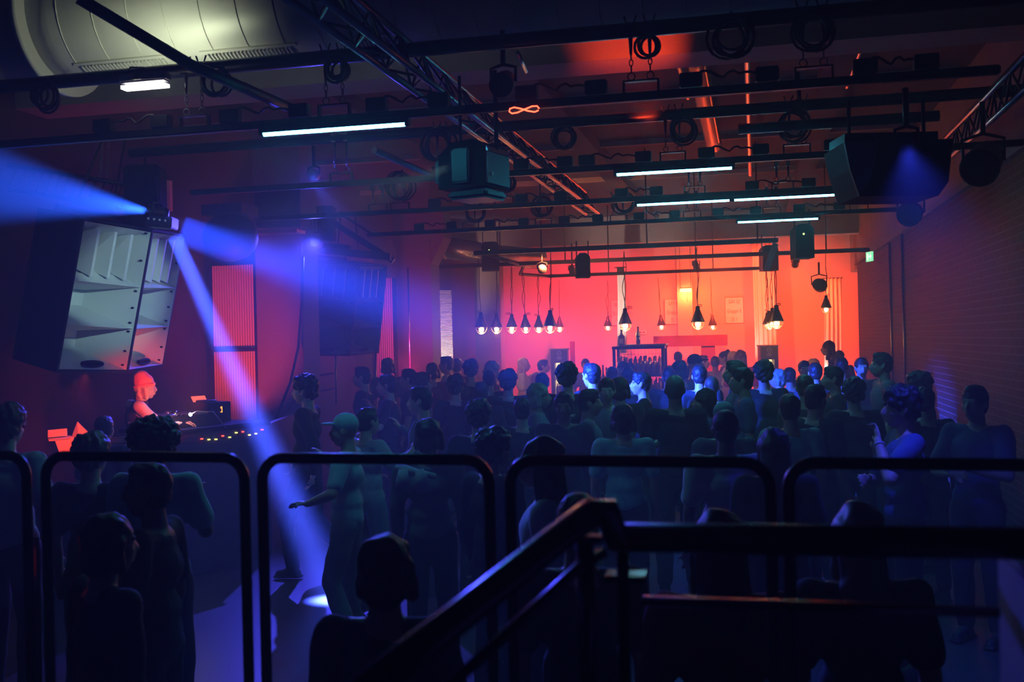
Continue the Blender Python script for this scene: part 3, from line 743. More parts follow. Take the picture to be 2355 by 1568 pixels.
# bar counter
bx0, bx1 = XON(1110, Y5 + .2, 1.1), 1.6
ct = thing('bar_counter', ((bx0 + bx1) / 2, Y5 + .5, 0), 'long bar counter hidden behind the crowd under the front lamps', 'counter'); L = ct.location
MB(L).box(((bx0 + bx1) / 2, Y5 + .45, 1.08), (bx1 - bx0, .7, .06), bevel=.01).build('counter_top', M_wood, ct)
f = MB(L); f.box(((bx0 + bx1) / 2, Y5 + .3, .53), (bx1 - bx0 - .1, .06, 1.04))
f.build('front_panel', M_panel, ct)
def fridge(px0, px1, pyt, z, label):
    c = P((px0 + px1) / 2, pyt, z); w = (px1 - px0) / FPX * z; h = c.z - 1.0 if c.z > 1.2 else 1
    t = thing('drinks_fridge', (c.x, c.y, 0), label, 'fridge', 'two drinks fridges behind the bar', (0, 0, YAW * .5))
    H = c.z; d = .5
    b_ = MB(); b_.box((0, d / 2, H - .14), (w, d, .28)); b_.box((-w / 2 + .04, d / 2, (H - .28) / 2), (.08, d, H - .28)); b_.box((w / 2 - .04, d / 2, (H - .28) / 2), (.08, d, H - .28)); b_.box((0, d - .02, (H - .28) / 2), (w, .04, H - .28)); b_.box((0, d / 2, .1), (w, d, .2))
    b_.build('body', M_fridge, t)
    MB().box((0, d - .06, (H - .28) / 2 + .1), (w - .16, .03, H - .5)).build('lit_back_wall', M_fglow, t)
    MB().box((0, d * .5, H + .012), (w + .04, d + .05, .025)).build('top_board', M_wood, t)
    lg = MB(); lg.tube([(.045 * math.cos(a_), -.006, H - .075 + .045 * math.sin(a_)) for a_ in [i * math.pi / 8 for i in range(16)]], .006, 5, closed=True)
    lg.ell((0, -.004, H - .075), .012); 
    for k, ww in enumerate((.09, .12, .09)): lg.box((0, -.004, H - .15 - .024 * k), (ww, .006, .01))
    lg.build('logo', M_paper, t)
    for row in range(3):
        z0 = H - .62 - row * .36
        if z0 < .2: break
        MB().box((0, d / 2, z0 - .015), (w - .16, d - .12, .015)).build('shelf', M_alu, t)
        for k in range(5):
            x = -w / 2 + .12 + (w - .24) * k / 4
            MB().lathe([(.028, 0), (.03, .01), (.03, .16), (.012, .22), (.012, .27), (0, .27)], (x, .14, z0), 8).build('bottle', M_glass if k % 2 else M_glassd, t)
    return t
fridge(1266, 1305, 804, 22, 'black drinks fridge with a round logo, left of the bottle crate')
fridge(1749, 1789, 796, 22, 'black drinks fridge with a round logo, below the cluster of lamps')
# dark post beside the fridge
q = PY(1316, 785, 24.5)
tag(MB((q.x, q.y, 0)).box((q.x, q.y, q.z / 2), (.1, .1, q.z)).build('post', M_panel), 'red post standing right of the left fridge', 'post')
# bottle crate
Yc = Y5 + .55
cx0, cx1 = XON(1413, Yc, 1.6), XON(1525, Yc, 1.6); zt = PY(1470, 799, Yc).z; zb = 1.12; CD = .55
cr = thing('bottle_crate', ((cx0 + cx1) / 2, Yc, zb), 'dark wire crate packed with glass bottles on the bar counter', 'crate'); L = cr.location
fr = MB(L)
for x in (cx0, cx1):
    for y in (Yc, Yc + CD): fr.box((x, y, (zb + zt) / 2), (.045, .045, zt - zb))
for y in (Yc, Yc + CD): fr.box(((cx0 + cx1) / 2, y, zt), (cx1 - cx0 + .06, .04, .05)); fr.box(((cx0 + cx1) / 2, y, zb + .02), (cx1 - cx0, .04, .04))
for x in (cx0, cx1): fr.box((x, Yc + CD / 2, zt), (.04, CD, .05)); fr.box((x, Yc + CD / 2, zb + .02), (.04, CD, .04))
fr.build('frame', M_black, cr)
MB(L).box(((cx0 + cx1) / 2 + .1, Yc + CD / 2, zt + .04), (cx1 - cx0 - .1, CD, .025)).build('lid_board', M_wood, cr)
g = MB(L)
for i in range(15): x = cx0 + (cx1 - cx0) * i / 14; g.tube([(x, Yc, zb), (x, Yc, zt)], .0022, 4)
for i in range(9): z = zb + (zt - zb) * i / 8; g.tube([(cx0, Yc, z), (cx1, Yc, z)], .0022, 4)
g.build('wire_front', M_black, cr)
MB(L).box(((cx0 + cx1) / 2, Yc + CD / 2, zb + .375), (cx1 - cx0, CD, .012)).build('shelf', M_black, cr)
def bottle(x, y, z, h, m_, label, group, r=.036, cap=None):
    o = MB((x, y, z)).lathe([(r * .9, 0), (r, .01), (r, h * .58), (r * .85, h * .66), (r * .36, h * .76), (r * .34, h * .97), (r * .38, h * .98), (r * .38, h), (0, h)], (x, y, z), 12).build('bottle', m_)
    tag(o, label, 'bottle', group); return o
random.seed(3)
proto = bottle(cx0 + .07, Yc + .07, zb + .04, .30, M_glass, 'glass bottle standing inside the dark wire crate', 'bottles in the wire crate')
for j in range(8):
    for i in range(9):
        if i == j == 0: continue
        o = proto.copy(); COL.objects.link(o)
        o.location = (cx0 + .07 + (cx1 - cx0 - .14) * i / 8, Yc + .08 + (j % 4) * .12, zb + (.04 if j < 4 else .385)); o.scale = (1, 1, random.uniform(.85, 1.05))
        if (i + j) % 3 == 0: o.data = proto.data
q = PY(1430, 797, Yc + .1)
wb = thing('whisky_bottle', (q.x, q.y, zt + .025), 'big square-shouldered whisky bottle on the left of the crate', 'bottle')
MB(wb.location).box((q.x, q.y, zt + .115), (.1, .07, .18), bevel=.015).lathe([(.03, 0), (.018, .04), (.016, .07), (.02, .07), (.02, .09), (0, .09)], (q.x, q.y, zt + .2), 10).build('glass', M_glass, wb)
MB(wb.location).box((q.x, q.y - .037, zt + .11), (.07, .004, .08)).build('label_paper', M_paper, wb)
q = PY(1468, 796, Yc + .2)
db = thing('spirit_bottle', (q.x, q.y, zt + .053), 'slim dark bottle with a pale shoulder standing on the crate lid', 'bottle')
MB(db.location).lathe([(.035, 0), (.036, .01), (.036, .16), (.03, .18), (.013, .22), (.013, .28), (0, .28)], db.location, 12).build('glass', M_glassd, db)
MB(db.location).lathe([(.0365, .135), (.0365, .16), (.031, .18), (.022, .2)], db.location, 12).build('collar', M_paper, db)
# extra bottles / jars on the counter
for k, (px, h_, lb) in enumerate(((1388, .3, 'clear bottle on the counter left of the crate'), (1396, .26, 'shorter clear bottle next to it, left of the crate'), (1302, .26, 'bottle on the counter beside the left fridge'))):
    x = XON(px, Y5 + .5, 1.2); bottle(x, Y5 + .5, 1.11, h_ + .28, M_glass, lb, None, .04)

# pendant heat lamps
def make_lamp(loc, label, barY, group='caged heat lamps over the bar'):
    t = thing('pendant_lamp', loc, label, 'lamp', group)
    MB().lathe([(.105, 0), (.108, .004), (.036, .19), (.034, .235), (.02, .25), (0, .25)], (0, 0, 0), 20).build('lamp_shade', M_shade, t)
    c = MB()
    for k in range(4):
        a_ = k * math.pi / 4
        c.tube([(.102 * math.cos(q) * math.cos(a_), .102 * math.cos(q) * math.sin(a_), -.115 * math.sin(q)) for q in [math.pi * i / 12 for i in range(13)]], .0045, 5)
    for zz, rr in ((-.005, .105), (-.065, .085)):
        c.tube([(rr * math.cos(q), rr * math.sin(q), zz) for q in [i * math.pi / 10 for i in range(20)]], .0045, 5, closed=True)
    c.build('wire_cage', M_cage, t)
    MB().ell((0, 0, -.04), (.042, .042, .055), seg=12, rings=8).build('bulb', M_bulb, t)
    return t
lamps = [(1107, 752, 29, 'first lamp from the left, alone in front of the grey pillar'), (1142, 752, 27, 'second lamp from the left, at the grey pillar edge'),
 (1177, 752, 25.5, 'third lamp from the left, tilted shine on its shade'), (1209, 752, 24.5, 'fourth lamp from the left with a glossy grey shade'), (1239, 752, 22.5, 'fifth lamp from the left, just left of the large dark one'),
 (1265, 749, 30.5, 'large dark lamp overlapping two smaller ones in the left group'), (1287, 752, 19.5, 'small lamp just right of the large dark one in the left group'),
 (1398, 750, 19.5, 'small lamp hanging left of the narrow white cloth'), (1438, 744, 30, 'large lamp hanging in front of the narrow white cloth'), (1521, 748, 20, 'small lamp hanging above the left end of the red board'),
 (1605, 740, 31, 'large lamp right of the amber light, in the middle of the bar'), (1639, 748, 20, 'small lamp right beside the large middle lamp'),
 (1786, 738, 31.5, 'frontmost and largest lamp of the right-hand cluster'), (1777, 740, 27.5, 'second lamp of the right-hand cluster, behind the frontmost'), (1770, 743, 24.5, 'third lamp of the right-hand cluster'), (1765, 745, 22.5, 'rearmost lamp of the right-hand cluster'),
 (1885, 694, 18.5, 'upper left one of two lamps by the right-hand white cloth'), (1900, 707, 24, 'lower right one of two lamps by the right-hand white cloth')]
LP = None
for k, (px, py, dia, lb) in enumerate(lamps):
    z = .21 * FPX / dia; loc = P(px, py, z)
    if LP is None: LP = make_lamp(loc, lb, Y5); o = LP
    else:
        o = copy_tree(LP); o.location = loc; o['label'] = lb
    o.rotation_euler = (random.uniform(-.05, .05), random.uniform(-.05, .05), random.uniform(0, 3))
    mb = MB(); top = ZB - loc.z; n = 16; ph = random.uniform(0, 6); am_ = random.uniform(.02, .06)
    mb.tube([(am_ * math.sin(i / n * 7 + ph) * math.sin(math.pi * i / n), 0, .25 + (top - .25) * i / n) for i in range(n + 1)], .006, 5)
    if k % 2 == 0: mb.tube([(0, 0, .26), (.05, 0, .27), (.11, 0, .275), (.12, 0, .25), (.03, 0, .24)], .006, 5)
    mb.build('cord', M_cable, o)
    if k % 2 == 0 or k < 6: point('lamp_bulb_light', loc + Vector((0, 0, -.13)), (1, .38, .11), 19, .05)
# exit sign near the end of the bars
q = P(2000, 590, 14.5)
ex = thing('exit_sign', q, 'small green glowing exit sign at the top of the brick wall', 'sign', None, (0, 0, R(-72))); ex.scale = (.62, .62, 1.1)
MB().box((0, 0, 0), (.3, .04, .12)).build('sign_box', M_exit, ex)
wk = MB(); wk.box((-.05, -.024, .0), (.05, .006, .08)); wk.box((.06, -.024, 0), (.09, .006, .02)); wk.poly([(.1, -.026, .035), (.14, -.026, 0), (.1, -.026, -.035)], [(0, 1, 2)]); wk.build('pictogram', M_exitw, ex)
# vertical conduits and red lit strips on the brick wall
for k, (px, Yv, lb) in enumerate(((1981, 18.4, 'thin red-lit vertical pipe on the brick wall, farther one'), (2003, 16.9, 'thin red-lit vertical pipe on the brick wall, nearer one'))):
    tag(MB((XR - .02, Yv, 0)).tube([(XR - .02, Yv, .1), (XR - .02, Yv, BT)], .018, 6).build('conduit_pipe', M_alu), lb, 'pipe')

# ------------------------------------------------------------------ people
def bake(mb, vox, smooth=3, fac=.5, disp=None):
    me = mb.mesh('tmp'); o = bpy.data.objects.new('tmp', me); COL.objects.link(o)
    r = o.modifiers.new('r', 'REMESH'); r.mode = 'VOXEL'; r.voxel_size = vox; r.use_smooth_shade = True
    s = o.modifiers.new('s', 'SMOOTH'); s.iterations = smooth; s.factor = fac
    dg = bpy.context.evaluated_depsgraph_get(); out = bpy.data.meshes.new_from_object(o.evaluated_get(dg))
    bpy.data.objects.remove(o)
    if disp:
        amp, sc = disp
        out.update()
        ns = [v.normal.copy() for v in out.vertices]
        for v, n in zip(out.vertices, ns):
            v.co += n * amp * noise.noise(v.co * sc)
    for p in out.polygons: p.use_smooth = True
    out.materials.clear()
    return out
# joints in metres for a figure 1.75 m tall, facing +Y
BASE = dict(pel=(0, 0, .96), wai=(0, .0, 1.10), che=(0, .0, 1.30), nec=(0, -.02, 1.47), hed=(0, .015, 1.625),
    shL=(-.175, -.01, 1.43), elL=(-.225, -.02, 1.15), wrL=(-.235, .05, .90), shR=(.175, -.01, 1.43), elR=(.225, -.02, 1.15), wrR=(.235, .05, .90),
    hiL=(-.09, 0, .93), knL=(-.105, .02, .50), anL=(-.115, -.03, .09), hiR=(.09, 0, .93), knR=(.105, .02, .50), anR=(.115, -.03, .09), handL=(0, .25, -1), handR=(0, .25, -1))
POSES = {
 'stand': {},
 'drink': dict(elR=(.24, .06, 1.17), wrR=(.13, .27, 1.30), handR=(-.4, .5, .75)),
 'fold': dict(elR=(.25, .08, 1.16), wrR=(.05, .24, 1.17), elL=(-.25, .08, 1.16), wrL=(-.05, .22, 1.21), handR=(-1, .1, .1), handL=(1, .1, .1)),
 'dance': dict(elR=(.33, .05, 1.24), wrR=(.30, .25, 1.38), elL=(-.32, .03, 1.2), wrL=(-.22, .24, 1.12), handR=(0, .5, .8), handL=(.3, 1, .1), knL=(-.13, .1, .52), knR=(.13, .06, .5), anL=(-.16, -.05, .09)),
 'walk': dict(knL=(-.09, .18, .52), anL=(-.1, .12, .1), knR=(.09, -.03, .5), anR=(.1, -.3, .17), elL=(-.24, -.12, 1.17), wrL=(-.24, -.12, .92), elR=(.24, .06, 1.17), wrR=(.22, .2, .97)),
 'chin': dict(elL=(-.30, .16, 1.23), wrL=(-.08, .17, 1.44), elR=(.27, .12, 1.15), wrR=(.0, .24, 1.2), handL=(.5, -.1, .5), handR=(-1, .1, .1)),
 'lean': dict(wai=(0, .06, 1.09), che=(0, .17, 1.26), nec=(0, .27, 1.40), hed=(0, .36, 1.53), shL=(-.175, .23, 1.37), shR=(.175, .23, 1.37), elL=(-.24, .27, 1.1), wrL=(-.18, .45, .98), elR=(.24, .27, 1.1), wrR=(.18, .45, .98), handL=(0, 1, -.2), handR=(0, 1, -.2)),
 'dj': dict(nec=(0, .03, 1.465), hed=(0, .10, 1.61), che=(0, .02, 1.30), elL=(-.24, .16, 1.22), wrL=(-.14, .42, 1.22), elR=(.23, .18, 1.22), wrR=(.12, .44, 1.24), handL=(.15, 1, -.12), handR=(-.1, 1, -.15)),
}
def V(p): return Vector(p)
def hand(mb, w, d, side, grip=.5, sc=1.0):
    # palm, four unequal curled fingers and a thumb from the side of the palm
    d = V(d).normalized(); across = d.cross(V((0, 1, 0)) if abs(d.y) < .8 else V((0, 0, 1))).normalized()
    if side > 0: across = -across
    nrm = across.cross(d).normalized()
    if nrm.dot(V((-side * .6, .8, -.3))) < 0: nrm = -nrm
    palm = w + d * .045
    mb.ell(palm, (.038, .016, .048), Matrix((across, nrm, d)).transposed().to_euler(), seg=12, rings=8)
    for k, (off, ln) in enumerate(((-.028, .072), (-.010, .082), (.009, .076), (.026, .060))):
        p0 = w + d * .078 + across * off
        g = grip + .12 * k
        p1 = p0 + (d * math.cos(g * .6) + nrm * math.sin(g * .6)) * ln * .48 + across * off * .25
        p2 = p1 + (d * math.cos(g * 1.5) + nrm * math.sin(g * 1.5)) * ln * .34
        p3 = p2 + (d * math.cos(g * 2.2) + nrm * math.sin(g * 2.2)) * ln * .26
        mb.tube([p0 - d * .02, p0, p1, p2, p3], [.0085, .0085, .008, .0072, .006], 8)
        mb.ell(p1, .0084, seg=6, rings=5); mb.ell(p3, .0064, seg=6, rings=5)
    t0 = w + d * .025 - across * .028; t1 = t0 - across * .026 + d * .028 + nrm * .012; t2 = t1 + d * .03 - across * .004 + nrm * .01
    mb.tube([t0, t1, t2], [.012, .0098, .0078], 8); mb.ell(t2, .008, seg=6, rings=5); mb.ell(t1, .0098, seg=6, rings=5)
def head_mb(mb, h, f):
    # h centre; face towards +Y
    mb.ell(h + V((0, -.015, .03)), (.076, .094, .095)); mb.ell(h + V((0, .018, -.02)), (.064, .074, .09)); mb.ell(h + V((0, .045, -.082)), (.034, .032, .03))
    mb.ell(h + V((0, .06, -.055)), (.043, .028, .03))
    mb.tube([h + V((0, .085, .018)), h + V((0, .105, -.018)), h + V((0, .108, -.027))], [.009, .012, .014], 8); mb.ell(h + V((0, .104, -.028)), (.017, .014, .011))
    for s in (-1, 1):
        mb.ell(h + V((s * .032, .077, .026)), (.024, .014, .009)); mb.ell(h + V((s * .03, .074, .006)), (.014, .01, .009)); mb.ell(h + V((s * .038, .06, -.022)), (.022, .02, .02))
        mb.ell(h + V((s * .078, -.008, -.002)), (.009, .018, .03), Euler((.15, 0, 0)))
    mb.ell(h + V((0, .09, -.054)), (.022, .012, .006)); mb.ell(h + V((0, .088, -.065)), (.019, .012, .0075))
def make_pose(name):
    j = {k: V(v) for k, v in {**BASE, **POSES[name]}.items()}
    f = MB()
    def body(mb, g=0.0, arms=True, legs=True, head=True, hands=True):
        mb.ell(j['pel'], (.155 + g, .11 + g, .13 + g)); mb.ell(j['wai'], (.135 + g, .098 + g, .14 + g)); mb.ell(j['che'], (.155 + g, .108 + g, .16 + g))
        mb.ell(j['nec'] + V((0, 0, -.05)), (.13 + g, .075 + g, .06 + g))
        mb.cap(j['nec'] + V((0, -.005, -.07)), .062, j['hed'] + V((0, -.025, -.06)), .052)
        for s in ('L', 'R'):
            mb.cap(j['sh' + s], .056 + g, j['el' + s], .040 + g); mb.cap(j['nec'] + V((0, 0, -.045)), .06 + g, j['sh' + s], .052 + g)
            a, b = j['el' + s], j['wr' + s]; mb.cap(a, .040, a.lerp(b, .3), .041); mb.cap(a.lerp(b, .3), .041, b, .026)
            hand(mb, b, j['hand' + s], -1 if s == 'L' else 1)
            mb.cap(j['hi' + s], .088, j['kn' + s], .056); k, n = j['kn' + s], j['an' + s]
            mb.cap(k, .056, k.lerp(n, .3) + V((0, -.015, 0)), .056); mb.cap(k.lerp(n, .3) + V((0, -.015, 0)), .056, n, .038)
            mb.cap(n + V((0, -.02, -.045)), .035, n + V((0, .13, -.055)), .03)
        head_mb(mb, j['hed'], 1)
    body(f)
    out = {'body': bake(f, .0105 if name != 'dj' else .0075, 2, .4), 'j': j}
    # shirt
    def shirt(long, name_):
        m_ = MB(); g = .02
        m_.ell(j['pel'] + V((0, 0, .03)), (.168, .125, .10)); m_.ell(j['wai'], (.155, .118, .14)); m_.ell(j['che'], (.172, .125, .155)); m_.ell(j['pel'].lerp(j['wai'], .3), (.165, .124, .12))
        m_.ell(j['nec'] + V((0, .0, -.07)), (.135, .09, .06))
        for s in ('L', 'R'):
            m_.cap(j['sh' + s], .070, j['el' + s] if long else j['sh' + s].lerp(j['el' + s], .72), .055 if long else .066)
            m_.cap(j['nec'] + V((0, 0, -.065)), .072, j['sh' + s], .066)
            if long: m_.cap(j['el' + s], .055, j['el' + s].lerp(j['wr' + s], .92), .038)
        return bake(m_, .013, 3, .5, (.012, 9))
    out['tee'] = shirt(False, 'tee'); out['long'] = shirt(True, 'long')
    m_ = MB(); m_.ell(j['pel'] + V((0, 0, -.01)), (.162, .122, .115))
    for s in ('L', 'R'):
        m_.cap(j['hi' + s], .100, j['kn' + s], .075); m_.cap(j['kn' + s], .075, j['an' + s] + V((0, 0, .02)), .062)
    out['trousers'] = bake(m_, .014, 3, .5, (.012, 8))
    sh = []
    for s in ('L', 'R'):
        m_ = MB(); n = j['an' + s]
        m_.cap(n + V((0, -.025, -.045)), .044, n + V((0, .12, -.055)), .040); m_.cap(n + V((0, .0, -.01)), .046, n + V((0, .05, -.04)), .044); m_.box(n + V((0, .045, -.076)), (.088, .26, .022), bevel=.008)
        sh.append(bake(m_, .012, 2, .4))
    out['shoes'] = sh
    return out
def make_hair(kind):
    m_ = MB(); d = (.006, 40)
    if kind == 'short':
        m_.ell((0, -.018, .042), (.085, .100, .090)); m_.ell((0, -.045, -.01), (.074, .065, .075)); m_.ell((0, .02, .095), (.06, .06, .035))
    elif kind == 'crop':
        m_.ell((0, -.018, .04), (.080, .096, .088)); m_.ell((0, -.045, -.01), (.068, .062, .07)); d = (.002, 60)
    elif kind == 'curly':
        m_.ell((0, -.02, .06), (.105, .115, .095)); m_.ell((0, -.055, .0), (.092, .075, .08)); m_.ell((0, .04, .10), (.075, .055, .04)); d = (.02, 30)
    elif kind == 'afro':
        m_.ell((0, -.03, .05), (.135, .135, .115)); m_.ell((0, -.06, -.01), (.11, .09, .08)); d = (.022, 42)
    elif kind == 'long':
        m_.ell((0, -.018, .042), (.088, .104, .090)); m_.tube([(0, -.045, .04), (0, -.075, -.06), (0, -.085, -.18), (0, -.08, -.33)], [.085, .088, .085, .06], 12, flat=.55)
        for s in (-1, 1): m_.cap((s * .07, -.01, .03), .028, (s * .08, .0, -.17), .022)
        d = (.014, 18)
    elif kind == 'bob':
        m_.ell((0, -.018, .042), (.090, .104, .090)); m_.ell((0, -.05, -.04), (.088, .065, .075))
        for s in (-1, 1): m_.cap((s * .07, -.01, .03), .03, (s * .078, .0, -.07), .026)
        d = (.012, 25)
    elif kind == 'bun':
        m_.ell((0, -.018, .04), (.082, .099, .088)); m_.ell((0, -.045, -.01), (.07, .062, .07)); m_.ell((0, -.08, .12), (.042, .042, .04)); d = (.006, 40)
    elif kind == 'pony':
        m_.ell((0, -.018, .04), (.082, .099, .088)); m_.tube([(0, -.10, .09), (0, -.15, .05), (0, -.155, -.08), (0, -.14, -.2)], [.024, .035, .032, .012], 10); d = (.006, 30)
    elif kind == 'cap':
        m_.ell((0, -.016, .052), (.086, .102, .088)); m_.prism([(-.07, .05), (.07, .05), (.06, .13), (.03, .165), (-.03, .165), (-.06, .13)], .04, .055, to=lambda a, b, y: (a, b, y + .01)); d = (.001, 10)
    elif kind == 'beanie':
        m_.ell((0, -.02, .062), (.092, .106, .092)); m_.ell((0, -.04, .10), (.07, .085, .085)); m_.tube([(.093 * math.cos(q), -.015 + .105 * math.sin(q), .028 + .012 * math.sin(q)) for q in [i * math.pi / 10 for i in range(20)]], .014, 8, closed=True); d = (.004, 22)
    return bake(m_, .009, 2, .4, d)
PM, HM, TAKEN = {}, {}, []
def person(px, pytop, z, pose, face, hair, top, bottoms, skin, label, hairm=None, sleeve='tee', shoe=None, group=None, base=0.0, tilt=(0, 0), hs=None):
    if pose not in PM: PM[pose] = make_pose(pose)
    if hair and hair not in HM: HM[hair] = make_hair(hair)
    D = PM[pose]; j = D['j']
    ht = {'afro': .165, 'curly': .15, 'short': .132, 'beanie': .18, 'bun': .16, 'cap': .14}.get(hair, .13)
    hp = P(px, pytop, z); topz = j['hed'].z + ht
    sc = (hp.z - base) / topz
    lo, hi = .88, 1.08
    if sc < lo or sc > hi:
        sc2 = min(max(sc, lo), hi)
        dz = EYE - (sc2 * topz + base)
        # keep the head on its sight line: slide the figure nearer or farther
        r = ray(px, pytop)
        if r.z < -1e-3:
            nz = -dz / r.z
            if .6 * z < nz < 1.6 * z: z = nz
        sc = sc2; hp = P(px, pytop, z)
    def free(zz):
        h_ = P(px, pytop, zz)
        return all(math.hypot(h_.x - a_, h_.y - b_) > .5 for a_, b_ in TAKEN)
    if base == 0 and not free(z):
        for k in range(1, 30):
            done = False
            for sg in (1, -1):
                zz = z + sg * k * .06; h_ = P(px, pytop, zz); s_ = h_.z / topz
                if zz > 2.6 and .83 < s_ < 1.13 and free(zz): z = zz; sc = s_; hp = h_; done = True; break
            if done: break
    TAKEN.append((hp.x, hp.y))
    az = {'B': 0, 'L': 90, 'R': -90, 'C': 180, 'BL': 40, 'BR': -40, 'CL': 135, 'CR': -135}.get(face, face)
    rz = YAW * .6 + R(az)
    off = Matrix.Rotation(rz, 3, 'Z') @ Vector((j['hed'].x, j['hed'].y, 0)) * sc
    t = thing('person', (hp.x - off.x, hp.y - off.y, base), label, 'person', group, (0, 0, rz)); t.scale = (sc, sc, sc)
    def ch(nm, me, m_, loc=(0, 0, 0)):
        o = bpy.data.objects.new(nm, me); COL.objects.link(o); o.parent = t; o.location = loc
        if not me.materials: me.materials.append(m_)
        o.material_slots[0].link = 'OBJECT'; o.material_slots[0].material = m_; return o
    ch('body', D['body'], skin)
    if hair == 'beanie':
        ch('beanie', HM[hair], C_beanie, j['hed'])
        if 'bob' not in HM: HM['bob'] = make_hair('bob')
        o = ch('hair', HM['bob'], hairm or M_blond, j['hed'] + V((0, -.012, -.03))); o.scale = (.97, .92, .95)
    elif hair == 'cap':
        ch('cap', HM[hair], hairm or C_black, j['hed'])
    elif hair: 
        o = ch('hair', HM[hair], hairm or M_hair, j['hed'])
        if hs: o.scale = hs
    ch('shirt', D[sleeve], top); ch('trousers', D['trousers'], bottoms)
    for m_ in D['shoes']: ch('shoe', m_, shoe or M_bshoe)
    return t
S1, S2 = M_skin, M_skin2
CB, CW, CT, CG, CU, CR_, CN, CL_ = C_black, C_white, C_teal, C_grey, C_blue, C_red, C_brown, C_light
J, JB = M_jean, M_jeanb
